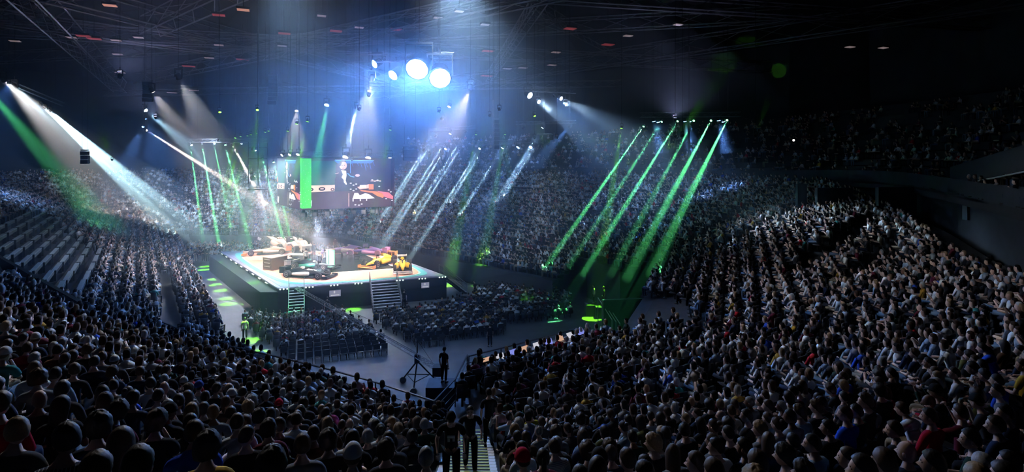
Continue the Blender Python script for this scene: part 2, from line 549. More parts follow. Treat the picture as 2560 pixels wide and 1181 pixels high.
# lime patches on front rows, stage skirt, upper structure
for i, (pos, tgt, cone, pw) in enumerate([
        ((-24, 46, 18), (-19.5, 38.2, 2.4), 5, 2500), ((-20, 44, 18), (-17, 34.5, 3), 6, 2500), ((-12, 44, 18), at_z(697, 722, 1.6), 5, 2600), ((-2, 50, 18), at_z(1102, 703, 1.6), 5, 3000),
        ((2, 50, 18), (7, 43.5, 2.0), 6, 900), ((-1, 44, 18), at_z(1320, 742, 1.1), 5, 2500), ((-6, 46, 18), at_z(985, 765, 0.8), 5, 2500),
        ((14, 48, 16), at(1790, 210, 62), 5, 4000), ((14, 46, 16), at(1745, 270, 56), 5, 2500), ((20, 46, 16), at(1908, 285, 54), 3, 3000), ((2, 50, 16), at(1580, 410, 84), 1.6, 22000), ((4, 50, 16), at(1685, 365, 84), 2.2, 22000),
        ((-50, 70, 14), at(215, 232, 90), 5, 3000), ((-16, 56, 14), at(934, 341, 80), 3, 14000)]):
    o = fixture(pos, tgt, 'lime', pw * (11 if i < 7 else 9), cone, 0.12, 6, None, None, 0.3)
    RIG.append((o, Vector(pos), 'small lime lamp over the %s' % ['left front rows, farther one', 'left front rows, nearer one', 'near stage corner', 'right stage corner', 'right exit', 'right floor seats', 'stage stairs', 'right roof panels', 'right truss', 'far right roof', 'upper tier, lower mark', 'upper tier, upper mark', 'left roof', 'far wall'][i], 'lime'))
for pos, tgt, w in (((-12, 47, 19.5), (-10, 50, 30), 'on the rig behind the brightest lamps'), ((-42, 66, 19), (-42, 62, 30), 'on the rig at the left'), ((-28, 40, 20), (-28, 44, 30), 'nearest the roof centre'), ((16, 55, 18), (16, 52, 30), 'on the right truss')):  # uplights added to bring out the roof girders
    o = fixture(pos, tgt, 'mauve', UPL, 150, 0.16, 2, None, None, 0.9)
    RIG.append((o, Vector(pos), 'added to light the roof, ' + w, 'mauve'))
for o, pos, where, hue in RIG:
    hn = {'ice': 'pale blue', 'cool': 'white', 'warm': 'warm white', 'mauve': 'faint violet', 'cyan': 'pale cyan'}.get(hue, hue)
    o['label'] = ' '.join(('%s stage lamp, %s' % (hn, where)).split()[:16])
    o['group'] = 'stage lamps in the roof rig'
# ------------------------------------------------------------------ shell: floor, bowl, walls, ceiling
M_FLOOR = mat('arena_floor', (0.09, 0.10, 0.115), 0.6, noise=0.35, nscale=0.8, spec=0.3)
M_CONC = mat('dark_concrete', (0.035, 0.038, 0.045), 0.8, noise=0.3, nscale=2)
M_WALL = mat('front_wall', (0.03, 0.038, 0.05), 0.7, noise=0.3, nscale=1.5)
M_DARK = mat('dark_wall', (0.035, 0.04, 0.05), 0.9, noise=0.3, nscale=0.5)
M_CEIL = mat('roof_deck', (0.012, 0.012, 0.018), 0.9)
M_CURT = mat('black_cloth', (0.012, 0.016, 0.022), 0.9, noise=0.3, nscale=3)


def struct(mb, name, m, smooth=False):
    return tag(mb.build(name, m, None, smooth), kind='structure')


jit_rng = np.random.RandomState(3)


def contour(d, ds=0.55, phase=0.5, jit=0.0):
    """points of the contour at distance d from P, in order: arrays (xy, edge, ok)"""
    pts, eds = [], []
    for i in range(NE):
        a, b = P[i], PN[i]
        n = max(1, int(ELEN[i] / ds))
        t = (np.arange(n) + phase) / n
        if jit:
            t = t + jit_rng.randn(n) * jit / ELEN[i]
        pts.append(a + (b - a) * t[:, None] + ENRM[i] * d)
        eds += [i] * n
        j = (i + 1) % NE
        cr = EDIR[i][0] * EDIR[j][1] - EDIR[i][1] * EDIR[j][0]
        if cr > 0 and d > 0:
            a0 = math.atan2(ENRM[i][1], ENRM[i][0])
            a1 = math.atan2(ENRM[j][1], ENRM[j][0])
            da = (a1 - a0) % (2 * PI)
            n = max(1, int(da * d / ds))
            an = a0 + da * (np.arange(n) + phase) / n
            pts.append(b + d * np.stack([np.cos(an), np.sin(an)], 1))
            eds += [i if k < n / 2 else j for k in range(n)]
    xy = np.concatenate(pts)
    eds = np.array(eds)
    s, e = sd(xy)
    ok = np.abs(s - d) < 0.03
    st = np.array(START)[e]
    return xy, e, ok & (d >= st - 0.01)


ROW = 0.85
NROW_OUT = 22            # rows of the lower tier outside P
RIM = ROW * NROW_OUT

mb = MB()
mb.box((-15, 50, -0.1), (130, 130, 0.2))
struct(mb, 'floor', M_FLOOR)

# stepped bowl: one tread and one riser for each row
tread = MB()
k0 = -7
for r in range(k0, NROW_OUT + 2):
    d = r * ROW
    xy, e, ok = contour(d + 0.02, 0.8)
    idx = np.where(ok)[0]
    if not len(idx):
        continue
    z = H(xy) + 0.0
    zb = H(xy) - 0.40
    n = len(xy)
    # outward direction from gradient of sd
    eps = 0.05
    gx = (sd(xy + [eps, 0])[0] - sd(xy - [eps, 0])[0]) / (2 * eps)
    gy = (sd(xy + [0, eps])[0] - sd(xy - [0, eps])[0]) / (2 * eps)
    out = np.stack([gx, gy], 1) * ROW * 1.12
    first = (d - ROW) < np.array(START)[e]
    for a in idx:
        b = (a + 1) % n
        if not ok[b] or np.linalg.norm(xy[a] - xy[b]) > 2.0:
            continue
        za, zb_ = z[a], z[b]
        fa = 0.0 if first[a] else za - 0.75
        fb = 0.0 if first[b] else zb_ - 0.75
        A, B = xy[a], xy[b]
        A2, B2 = A + out[a], B + out[b]
        tread.add([(A[0], A[1], fa), (B[0], B[1], fb), (B[0], B[1], zb_), (A[0], A[1], za), (B2[0], B2[1], zb_), (A2[0], A2[1], za)], [(0, 1, 2, 3), (3, 2, 4, 5)], 1 if first[a] else 0)
tag(tread.build('terrace', [M_CONC, M_WALL]), kind='structure')


def ring_wall(d, z0, z1, name, m, sel, dz=None):
    xy, e, ok = contour(d, 3.0)
    mb = MB()
    n = len(xy)
    for a in range(n):
        b = (a + 1) % n
        if not (sel(xy[a]) or sel(xy[b])) or not (ok[a] and ok[b]):
            continue
        za, zb = (z0, z0) if dz is None else (dz(xy[a]), dz(xy[b]))
        o = (xy[a] + xy[b]) / 2
        mb.add([(xy[a][0], xy[a][1], za), (xy[b][0], xy[b][1], zb), (xy[b][0], xy[b][1], z1), (xy[a][0], xy[a][1], z1)], [(0, 1, 2, 3)])
    return struct(mb, name, m)


CEIL = 31.0
TIER = RIM + 3.5
ring_wall(TIER + 17, 8.0, CEIL, 'wall_far', M_DARK, lambda p: p[1] > 75)
ring_wall(TIER + 17, 8.0, CEIL, 'wall_left', M_DARK, lambda p: p[0] < -20 and p[1] <= 80)
ring_wall(TIER + 17, 8.0, CEIL, 'wall_right', M_DARK, lambda p: p[0] >= 8 and p[1] <= 80)
ring_wall(TIER + 17, 4.0, CEIL, 'wall_back', M_DARK, lambda p: p[1] < 5 and -22 < p[0] < 12)
# wall behind the concourse at the top of the lower tier
ring_wall(RIM + 2.6, 3.0, 12.6, 'wall_concourse', M_WALL, lambda p: p[1] > 22)
mb = MB()
mb.box((-15, 50, CEIL + 0.2), (190, 190, 0.4))
struct(mb, 'ceiling', M_CEIL)


# upper tier: fascia, floor rising behind it (right of centre and beyond; dim)
def tier_z(p):
    # the front of the upper tier climbs towards the right end
    return 11.0 + max(0.0, (p[0] - 18) * 0.07) + (0.6 if p[1] > 80 else 0)


def upper_tier():
    f, s = MB(), MB()
    for r in range(0, 13):
        d = TIER - 1.5 + r * 1.0
        xy, e, ok = contour(d, 2.0)
        n = len(xy)
        eps = 0.05
        gx = (sd(xy + [eps, 0])[0] - sd(xy - [eps, 0])[0]) / (2 * eps)
        gy = (sd(xy + [0, eps])[0] - sd(xy - [0, eps])[0]) / (2 * eps)
        out = np.stack([gx, gy], 1)
        for a in range(n):
            b = (a + 1) % n
            if not (ok[a] and ok[b]) or xy[a][1] < 20 or np.linalg.norm(xy[a] - xy[b]) > 4:
                continue
            A, B = xy[a], xy[b]
            za, zb = tier_z(A) + r * 0.62, tier_z(B) + r * 0.62
            A2, B2 = A + out[a] * 1.1, B + out[b] * 1.1
            if r == 0:
                f.add([(A[0], A[1], za - 0.2), (B[0], B[1], zb - 0.2), (B[0], B[1], zb + 1.0), (A[0], A[1], za + 1.0)], [(0, 1, 2, 3)])
                U2, V2 = A + out[a] * 4, B + out[b] * 4
                f.add([(A[0], A[1], za - 0.2), (U2[0], U2[1], za - 0.2), (V2[0], V2[1], zb - 0.2), (B[0], B[1], zb - 0.2)], [(0, 1, 2, 3)])
            s.add([(A[0], A[1], za - 0.6), (B[0], B[1], zb - 0.6), (B[0], B[1], zb), (A[0], A[1], za), (B2[0], B2[1], zb), (A2[0], A2[1], za)], [(0, 1, 2, 3), (3, 2, 4, 5)])
    struct(f, 'trim_balcony_front', M_WALL)
    struct(s, 'floor_upper_tier', M_CONC)


upper_tier()

# box balcony at the right end, its front rising towards the camera
mb = MB()
pa, pb = at(2375, 465, 40), at(2600, 418, 27)
ua, ub = at(2375, 418, 40), at(2600, 350, 27)
bk = Vector((7, 7, 0))
mb.add([pa, pb, ub, ua, pa + bk, pb + bk, ub + bk, ua + bk], [(0, 1, 2, 3), (0, 4, 5, 1), (3, 2, 6, 7), (0, 3, 7, 4)])
struct(mb, 'wall_box_balcony', M_WALL)
mb = MB()
mb.tube(pa + Vector((0, -0.1, -0.05)), pb + Vector((0, -0.1, -0.05)), 0.05)
struct(mb, 'trim_box_balcony', mat('pale_rail', (0.45, 0.45, 0.48), 0.5))
# pale blocks behind the last rows at the right
for i, (px, y0, y1, D, w) in enumerate([(2003, 460, 498, 49, 0.8), (2085, 470, 500, 47, 3.0), (2240, 468, 506, 44, 3.0), (2470, 468, 520, 36, 3.0)]):
    mb = MB()
    a, b = at(px, y0, D), at(px, y1 + 30, D)
    mb.box((a.x, D, (a.z + b.z) / 2), (w, 0.4, a.z - b.z))
    struct(mb, 'wall_panel_%d' % (i + 1), mat('grey_blue_wall', (0.09, 0.12, 0.15), 0.8))

# small lamps along the balcony front and in the dark
for i, (px, py, D) in enumerate([(1485, 447, 84), (1568, 450, 82), (1669, 453, 78), (1766, 458, 72), (1833, 462, 66), (1869, 461, 64), (1774, 413, 76), (1871, 416, 70), (1984, 351, 60), (2391, 478, 39), (1625, 472, 74), (1551, 484, 76)]):
    p = at(px, py, D)
    t = thing('wall_lamp', 'small round white wall lamp, %s' % ['first from the left under the upper tier', 'second from the left under the upper tier', 'third from the left under the upper tier', 'fourth from the left under the upper tier', 'left one of a close pair under the upper tier', 'right one of a close pair under the upper tier', 'in the upper tier above the green beams', 'in the upper tier, farther right one', 'alone in the darkness right of the roof lamps', 'under the box balcony', 'left end of the pale rail', 'low and faint above the last rows'][i], 'wall lamp', p, 0, 'small lamps round the upper tier')
    m_ = MB()
    m_.box((0, 0.1, 0), (0.2, 0.12, 0.3))
    m_.build('housing', M_BLACK, t)
    m_ = MB()
    m_.ball((0, 0, 0), 0.12)
    m_.build('bulb', mat('bulb_glow', (1, 1, 1), 0.4, emit=(1, 0.97, 0.9), es=3.0), t, True)

# ------------------------------------------------------------------ roof structure
RT = [0]
ROOF = []


def girder(a, b, w, where, h=None):
    o = truss(a, b, 'roof girder of thin steel members, %s' % where, w, 'roof_girder', group='roof girders')
    ROOF.append(o)


RG = [((-60, 30), (60, 62)), ((-70, 55), (60, 90)), ((-50, 20), (-20, 110)), ((-15, 25), (25, 105)), ((20, 30), (-60, 90)), ((45, 45), (-30, 120)), ((-85, 70), (-10, 40)), ((-95, 90), (30, 60)),
      ((-30, 30), (-70, 100)), ((5, 30), (-5, 110)), ((-45, 35), (10, 42)), ((-40, 48), (28, 50)), ((-80, 110), (60, 100)), ((-62, 42), (-36, 70)), ((-10, 36), (-40, 62)), ((12, 44), (-12, 66))]
WH = ['running across over the stage', 'running across behind the screens', 'along the left flank', 'crossing above the brightest lamps', 'diagonal from the right end', 'diagonal at the far right', 'short one at the left', 'long flat one at the left', 'steep one over the left bank',
      'steep one in the middle', 'frontmost across the top', 'second across the top', 'farthest across the hall', 'short link over the left rows', 'short link above the screens', 'short link above the lamps']
for i, (a, b) in enumerate(RG):
    z = 27.0 + (i % 4) * 0.9
    girder((a[0], a[1], z), (b[0], b[1], z + (1.5 if i % 3 == 0 else 0)), 1.1 + 0.4 * (i % 3), WH[i])
# roof reflector panels: small pale or reddish tiles, the light on them put into emission
rnd = random.Random(4)
PAN = [(275, 14, 'orange'), (608, 25, 'orange'), (547, 38, 'red'), (606, 149, 'red'), (290, 101, 'pale'), (294, 136, 'pale'), (346, 94, 'pale'), (37, 103, 'pale'), (547, 113, 'pale'), (523, 145, 'pale'), (300, 182, 'pale'),
       (898, 69, 'pale'), (804, 40, 'pale'), (1095, 45, 'pale'), (1148, 29, 'pale'), (1213, 62, 'pale'), (1220, 128, 'red'), (1217, 190, 'red'), (1268, 172, 'pale'), (711, 84, 'red'), (840, 78, 'red'), (990, 74, 'red'), (208, 90, 'red'), (235, 97, 'red'),
       (1425, 72, 'red'), (1520, 112, 'red'), (1570, 90, 'pale'), (1695, 62, 'pale'), (2125, 118, 'pale'), (2208, 120, 'pale'), (705, 115, 'pale'), (472, 166, 'red'), (430, 232, 'pale'), (484, 226, 'pale'), (178, 94, 'pale'), (1390, 131, 'pale'), (1380, 163, 'pale'), (1307, 170, 'pale')]
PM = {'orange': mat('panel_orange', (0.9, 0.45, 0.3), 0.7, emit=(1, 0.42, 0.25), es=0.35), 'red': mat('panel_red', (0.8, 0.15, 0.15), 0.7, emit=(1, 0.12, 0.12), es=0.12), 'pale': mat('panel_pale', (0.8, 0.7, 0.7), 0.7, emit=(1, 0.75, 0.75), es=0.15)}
for i, (px, py, c) in enumerate(PAN):
    D = (26.5 - CAMZ) * F_PX / (HOR - py)
    p = at(px, py, D)
    s = (0.45 if c == 'pale' else 0.6) * D / 60
    t = thing('roof_panel', '%s roof panel with painted glow, %s' % (c, ('%s of the roof, %s' % ('left part' if px < 500 else 'middle' if px < 1000 else 'right of middle' if px < 1500 else 'dark right part', 'near its top edge' if py < 60 else 'second band down' if py < 120 else 'lowest band'))), 'roof panel', p, 0.4, 'small panels with painted glow under the roof')
    m_ = MB()
    m_.box((0, 0, 0.12), (s * 2.2, s * 1.6, 0.16))
    m_.build('housing', M_BLACK, t)
    m_ = MB()
    m_.box((0, 0, 0), (s * 2, s * 1.3, 0.06))
    m_.build('painted_glow_tile', PM[c], t)
    m_ = MB()
    m_.tube((0, 0, 0.2), (0, 0, CEIL - p.z), 0.02, n=4)
    m_.build('hanger', M_BLACK, t)

# ------------------------------------------------------------------ lighting trusses
for i, (a, b, w, lab) in enumerate([
        (at(470, 352, 82), at(665, 352, 82), 0.5, 'black lattice lighting truss left of the screens, carrying narrow beam lamps'),
        (at(1040, 362, 77), at(1290, 356, 77), 0.5, 'lattice truss right of the screens, lower row of lamps'),
        (at(1075, 326, 77.5), at(1190, 318, 77.5), 0.4, 'short lattice truss above the lower row of lamps'),
        (at(1285, 352, 77), at(1345, 352, 77), 0.5, 'lattice truss carrying two bright lamps right of centre'),
        (at(1290, 308, 77), at(1440, 305, 77), 0.4, 'upper lattice truss beside the dark round frame'),
        (at(1600, 288, 62), at(1850, 286, 62), 0.5, 'long lattice truss at the far right with green beam lamps'),
        (at(700, 210, 56), at(910, 250, 56), 0.5, 'high sloping lattice truss above the screens'),
        (at(870, 148, 50), at(1130, 140, 44), 0.6, 'high lattice truss carrying the four brightest lamps'),
        (at(1300, 222, 58), at(1440, 228, 58), 0.5, 'lattice truss carrying the large lamp right of centre'),
        (at(-40, 180, 60), at(160, 262, 66), 0.4, 'sloping lattice truss at the left edge of the hall')]):
    truss(a, b, lab, w, 'lighting_truss', CEIL)
# rim truss round the screens is built with the screens
# hanging tower left of the screens
for i, (px, y0, y1, D, lab) in enumerate([(364, 200, 330, 60, 'vertical lattice tower hanging left of the screens with three lamps'), (1722, 300, 468, 56, 'thin vertical pole hanging behind the green beams'), (1233, 250, 470, 56, 'thin vertical hanging pole right of the screens')]):
    t = truss(at(px, y0, D), at(px, y1, D), lab, 0.3 if i == 0 else 0.1, 'hanging_tower')
    m_ = MB()
    m_.tube((0, 0, 0), (0, 0, CEIL - at(px, y0, D).z), 0.02, n=4)
    m_.build('hanging_cable', M_BLACK, t)


def speaker_array(px, y0, y1, D, w, n, lab):
    a, b = at(px, y0, D), at(px, y1, D)
    t = thing('speaker_array', lab, 'loudspeaker', a)
    L = (a.z - b.z)
    h = L / n
    for k in range(n):
        m_ = MB()
        x = 0.05 * math.sin(k / n * 3)
        m_.box((x, -0.02 * k * k * 0.3, -h * (k + 0.5)), (w, 0.6, h * 0.92), rot=Euler((0.05 * k * 0.6, 0, 0.3)).to_matrix())
        m_.build('speaker_box', M_BLACK, t)
    m_ = MB()
    m_.box((0, 0, 0.1), (w * 1.2, 0.15, 0.12))
    m_.build('flying_frame', M_TRUSS, t)
    for s in (-1, 1):
        m_ = MB()
        m_.tube((s * w * 0.4, 0, 0.1), (s * w * 0.4, 0, CEIL - a.z), 0.02, n=4)
        m_.build('hanging_cable', M_BLACK, t)
    return t


speaker_array(682, 190, 262, 56, 0.8, 7, 'black curved loudspeaker array hanging high above the left screen')
speaker_array(370, 205, 255, 59, 0.9, 5, 'black loudspeaker array above the hanging tower at the left')
speaker_array(1025, 366, 402, 57, 1.4, 4, 'black loudspeaker cluster just right of the screens')
speaker_array(212, 378, 410, 62, 0.7, 3, 'small black loudspeaker hanging over the left bank')
speaker_array(1240, 300, 372, 57, 0.5, 7, 'narrow dark loudspeaker array hanging right of the screens')

# hanging frame with lamps left of the screens
p = at(645, 335, 60)
t = thing('hanging_light_frame', 'tall hanging frame with two dark lamps and a base bar, left of the screens', 'light frame', p)
k = 60 / F_PX
m_ = MB(); m_.tube((0, 0, CEIL - p.z), (0, 0, -130 * k), 0.09, n=6); m_.build('pole', M_BLACK, t)
for s, nm in ((-1, 0), (1, 0)):
    m_ = MB(); m_.tube((s * 24 * k, 0, -20 * k), (s * 24 * k, 0, -125 * k), 0.05, n=5); m_.build('side_rail', M_BLACK, t)
    m_ = MB(); m_.ball((s * 13 * k, 0, -110 * k), (0.32, 0.3, 0.36)); m_.box((s * 13 * k, 0, -102 * k), (0.5, 0.3, 0.2)); m_.build('lamp_head', M_BLACK, t, True)
for z in (-35, -62, -98):
    m_ = MB(); m_.box((0, 0, z * k), (48 * k, 0.08, 0.08)); m_.build('cross_bar', M_BLACK, t)
m_ = MB(); m_.box((0, 0, -133 * k), (48 * k, 0.3, 0.12)); m_.build('base_bar', M_TRUSS, t)
m_ = MB(); m_.box((0, 0, -139 * k), (46 * k, 0.5, 0.14)); m_.build('base_tray', M_BLACK, t)
m_ = MB(); m_.ball((-12 * k, 0, -38 * k), (0.3, 0.3, 0.3)); m_.build('camera_head', M_BLACK, t, True)
# dark round frame at the right truss
p = at(1362, 336, 58)
t = thing('round_lamp_frame', 'dark round frame of lamps under the right truss', 'light frame', p)
m_ = MB()
for j in range(14):
    a0, a1 = 2 * PI * j / 14, 2 * PI * (j + 1) / 14
    m_.tube((0.8 * math.cos(a0), 0.8 * math.sin(a0), 0), (0.8 * math.cos(a1), 0.8 * math.sin(a1), 0), 0.06, n=5)
m_.build('ring', M_TRUSS, t)
for j in range(4):
    m_ = MB(); m_.box((0.7 * math.cos(j * PI / 2), 0.7 * math.sin(j * PI / 2), -0.35), (0.35, 0.3, 0.5)); m_.build('lamp_head', M_BLACK, t)
m_ = MB(); m_.tube((0, 0, 0), (0, 0, CEIL - p.z), 0.03, n=4); m_.box((0, 0, 0), (1.6, 0.06, 0.06)); m_.build('hanger', M_BLACK, t)
# ------------------------------------------------------------------ stage
SZ = 2.3
M_TEAL = mat('teal_kerb', (0.10, 0.55, 0.55), 0.5, noise=0.2, nscale=1)
M_SKY = mat('blue_apron', (0.20, 0.26, 0.42), 0.5, noise=0.25, nscale=0.6)
M_MINT = mat('mint_line', (0.65, 0.9, 0.78), 0.5)
M_TRACK = mat('track_peach', (0.85, 0.36, 0.24), 0.55, noise=0.25, nscale=0.35)
M_INF = mat('infield_black', (0.03, 0.045, 0.045), 0.25, noise=0.8, nscale=0.3, spec=0.6)
SL, SN, SR, SF = (-37.2, 71.5), (-21.3, 51.0), (-6.6, 56.5), (-17.6, 72.5)


def roundpoly(c, inset, it=3, q=0.25):
    c = [Vector((x, y)) for x, y in c]
    n = len(c)
    out = []
    # inset edges
    for i in range(n):
        p0, p1, p2 = c[i - 1], c[i], c[(i + 1) % n]
        d1, d2 = (p1 - p0).normalized(), (p2 - p1).normalized()
        n1, n2 = Vector((-d1.y, d1.x)), Vector((-d2.y, d2.x))
        m = (n1 + n2)
        out.append(p1 + m * (inset / max(0.3, m.dot(n1))))
    for k_ in range(it):
        q = q if k_ == 0 else 0.25
        o2 = []
        for i in range(len(out)):
            a, b = out[i], out[(i + 1) % len(out)]
            o2 += [a.lerp(b, q), a.lerp(b, 1 - q)]
        out = o2
    return [(p.x, p.y) for p in out]


QUAD = [SL, SN, SR, SF]
QV = [Vector(p) for p in QUAD]


def q2(u, v):
    """plan point of the stage: u from the near left edge corner SN towards SR, v towards the back"""
    a = QV[1].lerp(QV[2], u)
    b = QV[0].lerp(QV[3], u)
    return a.lerp(b, v)


st = thing('stage', 'raised stage with a peach race track and teal kerb in mid floor', 'stage', (-20.5, 62, 0))


def spoly(pts, z0, z1, name, m, parent=st):
    b = MB()
    b.poly([(x + 20.5, y - 62) for x, y in pts], z0, z1)
    return b.build(name, m, parent)


spoly(QUAD, 0.0, SZ - 0.12, 'skirt', M_CURT)
spoly(QUAD, SZ - 0.12, SZ - 0.02, 'deck', mat('deck_edge', (0.25, 0.25, 0.38), 0.6, noise=0.2, nscale=0.5))
inner = [(SL[0] + 0.5, SL[1] - 0.15), (SN[0] + 0.15, SN[1] + 0.35), (SR[0] - 0.5, SR[1] + 0.02), (SF[0], SF[1] - 0.3)]
spoly(roundpoly(inner, 0.05, 1, 0.02), SZ - 0.03, SZ, 'apron', M_SKY)
spoly(roundpoly(inner, 0.1, 4, 0.12), SZ - 0.02, SZ + 0.02, 'kerb', M_TEAL)
spoly(roundpoly(inner, 0.55, 4, 0.13), SZ, SZ + 0.04, 'kerb_line', M_MINT)
spoly(roundpoly(inner, 0.70, 4, 0.135), SZ, SZ + 0.06, 'track', M_TRACK)
cen = [(-27.5, 68.0), (-19.6, 57.3), (-12.2, 60.0), (-18.6, 69.5)]
spoly(roundpoly(cen, 0.0, 1, 0.05), SZ, SZ + 0.085, 'infield_border', mat('infield_edge', (0.8, 0.8, 0.75), 0.6))
spoly(roundpoly(cen, 0.12, 1, 0.05), SZ, SZ + 0.10, 'infield', M_INF)
TZ = SZ + 0.06
# left ledge lower along the left side
lv = (Vector(SN) - Vector(SL)).normalized()
ln = Vector((lv.y, -lv.x))
ledge = [Vector(SL) + ln * 0.05, Vector(SN) + ln * 0.05, Vector(SN) + ln * 1.1 - lv * 0.5, Vector(SL) + ln * 1.1]
ln_ = -ln if (Vector(SL) + ln).x > SL[0] else ln
led = [Vector(SL), Vector(SL) + ln_ * 1.3, Vector(SN) + ln_ * 1.3 - lv * 1.0, Vector(SN)]
spoly([tuple(p) for p in led], 0.0, SZ - 0.35, 'side_ledge', mat('ledge_cloth', (0.012, 0.03, 0.026), 0.8))

# small lamps along the stage edge
ne = (Vector(SR) - Vector(SN))
for i in range(7):
    u = [0.03, 0.17, 0.31, 0.45, 0.70, 0.84, 0.97][i]
    p = Vector(SN) + ne * u
    nrm = Vector((ne.y, -ne.x)).normalized()
    t = thing('footlight', 'white footlight with three bulbs on the near stage edge, %s' % ['first by the corner ladder', 'second from the corner ladder', 'above the small monitor', 'just left of the wide stairs', 'just right of the wide stairs', 'second right of the wide stairs', 'at the right stage corner'][i], 'footlight', (p.x + nrm.x * 0.12, p.y + nrm.y * 0.12, SZ - 0.14), math.atan2(ne.y, ne.x))
    b = MB(); b.box((0, 0, 0), (0.95, 0.12, 0.12)); b.build('bar', M_BLACK, t)
    for k_ in (-1, 0, 1):
        b = MB(); b.ball((k_ * 0.3, -0.06, 0.06), 0.075); b.build('bulb', mat('foot_glow', (1, 1, 1), 0.4, emit=(0.85, 1, 0.9), es=1.5), t, True)
le = (Vector(SN) - Vector(SL))
for i in range(9):
    p = Vector(SL) + le * ((i + 0.7) / 10) + ln_ * 0.12
    t = thing('footlight', 'white footlight on the left stage edge, %s' % ['farthest', 'second from the far end', 'third from the far end', 'fourth from the far end', 'middle one', 'fourth from the near corner', 'third from the near corner', 'second from the near corner', 'nearest the near corner'][i], 'footlight', (p.x, p.y, SZ - 0.14), math.atan2(le.y, le.x))
    b = MB(); b.box((0, 0, 0), (0.95, 0.12, 0.12)); b.build('bar', M_BLACK, t)
    for k_ in (-1, 0, 1):
        b = MB(); b.ball((k_ * 0.3, -0.06, 0.06), 0.06); b.build('bulb', mat('foot_glow2', (1, 1, 1), 0.4, emit=(0.85, 1, 0.9), es=0.8), t, True)


def stairs(p0, dirv, width, zt, n, lab, rail=True, run=0.27):
    """stairs leading down from a stage edge point p0 in direction dirv"""
    t = thing('stage_stairs', lab, 'stairs', (p0[0], p0[1], 0), math.atan2(dirv[1], dirv[0]) + PI / 2)
    # local: -Y is down the stairs
    for i in range(n):
        b = MB()
        z = zt * (1 - (i + 1) / (n + 1))
        b.box((0, -run * (i + 0.5), z), (width, run * 0.9, 0.05))
        b.build('tread', mat('stair_tread', (0.32, 0.33, 0.38), 0.6), t)
    for s in (-1, 1):
        b = MB()
        M = Euler((math.atan2(zt, run * n), 0, 0)).to_matrix()
        L = math.hypot(zt, run * n)
        b.box((s * width / 2, -run * n / 2, zt / 2 - 0.1), (0.06, L, 0.2), rot=M)
        b.build('stringer', M_BLACK, t)
        if rail:
            b = MB()
            b.tube((s * width / 2, 0, zt + 1.0), (s * width / 2, -run * n, 1.0), 0.035)
            b.tube((s * width / 2, 0, zt - 0.1), (s * width / 2, 0, zt + 1.0), 0.035)
            b.tube((s * width / 2, -run * n, 0), (s * width / 2, -run * n, 1.0), 0.035)
            b.tube((s * width / 2, 0, zt + .5), (s * width / 2, -run * n, .5), 0.025)
            b.build('handrail', M_TRUSS, t)
    return t


nr = Vector((ne.y, -ne.x)).normalized()
stairs(Vector(SN) + ne * 0.10 + nr * 0.05, nr, 1.3, SZ - .1, 10, 'narrow dark stage ladder stairs near the stage corner')
stairs(Vector(SN) + ne * 0.60 + nr * 0.05, nr, 2.6, SZ - .1, 10, 'wide stage stairs with handrails on the near side', run=0.3)
re_ = (Vector(SF) - Vector(SR)).normalized()
rn = Vector((re_.y, -re_.x))
stairs(Vector(SR) + re_ * 1.2 + rn * 0.05, rn, 1.1, SZ - .1, 10, 'narrow stage stairs at the right stage corner')


# monitors hung on the skirt
def hung_monitor(u, z, w, h, lab):
    p = Vector(SN) + ne * u + nr * 0.1
    t = thing('monitor', lab, 'monitor', (p.x, p.y, z), math.atan2(ne.y, ne.x))
    b = MB(); b.box((0, 0, 0), (w, 0.08, h)); b.build('frame', M_BLACK, t)
    b = MB(); b.box((0, -0.045, 0), (w * 0.93, 0.01, h * 0.9)); b.build('screen', mat('monitor_glow', (0.3, 0.3, 0.4), 0.4, emit=(0.5, 0.52, 0.68), es=0.35), t)
    b = MB(); b.box((-w * 0.05, -0.055, h * 0.2), (w * 0.12, 0.01, h * 0.35)); b.box((0, -0.055, -h * 0.25), (w * 0.7, 0.01, h * 0.12)); b.build('screen_figure', mat('monitor_white', (0.6, 0.6, 0.7), 0.4, emit=(0.9, 0.9, 1), es=0.5), t)


hung_monitor(0.315, 1.45, 1.1, 0.65, 'small grey monitor on the stage skirt between ladder and wide stairs')
hung_monitor(0.86, 1.55, 0.85, 0.6, 'small grey monitor on the stage skirt right of the wide stairs')

# black equipment case on the left floor beside the stage
p = at_z(585, 690, 0.0)
t = thing('equipment_table', 'low black table with pale edge beside the left stage side', 'table', (p.x, p.y, 0), -0.9)
b = MB(); b.box((0, 0, 0.45), (3.0, 1.3, 0.9)); b.build('body', M_CURT, t)
b = MB(); b.box((0, 0, 0.94), (3.1, 1.4, 0.05)); b.build('top', mat('table_edge', (0.35, 0.36, 0.42), 0.5), t)

# ------------------------------------------------------------------ race cars
M_TYRE = mat('tyre_rubber', (0.03, 0.03, 0.032), 0.7)
M_RIMW = mat('wheel_rim', (0.55, 0.5, 0.45), 0.35, 0.6)


def ell(y, z, w, h, x, n=10):
    return [Vector((x, y + w * math.cos(2 * PI * k / n) * (abs(math.cos(2 * PI * k / n)) ** -0.25 if abs(math.cos(2 * PI * k / n)) > .1 else 1), z + h * math.sin(2 * PI * k / n))) for k in range(n)]


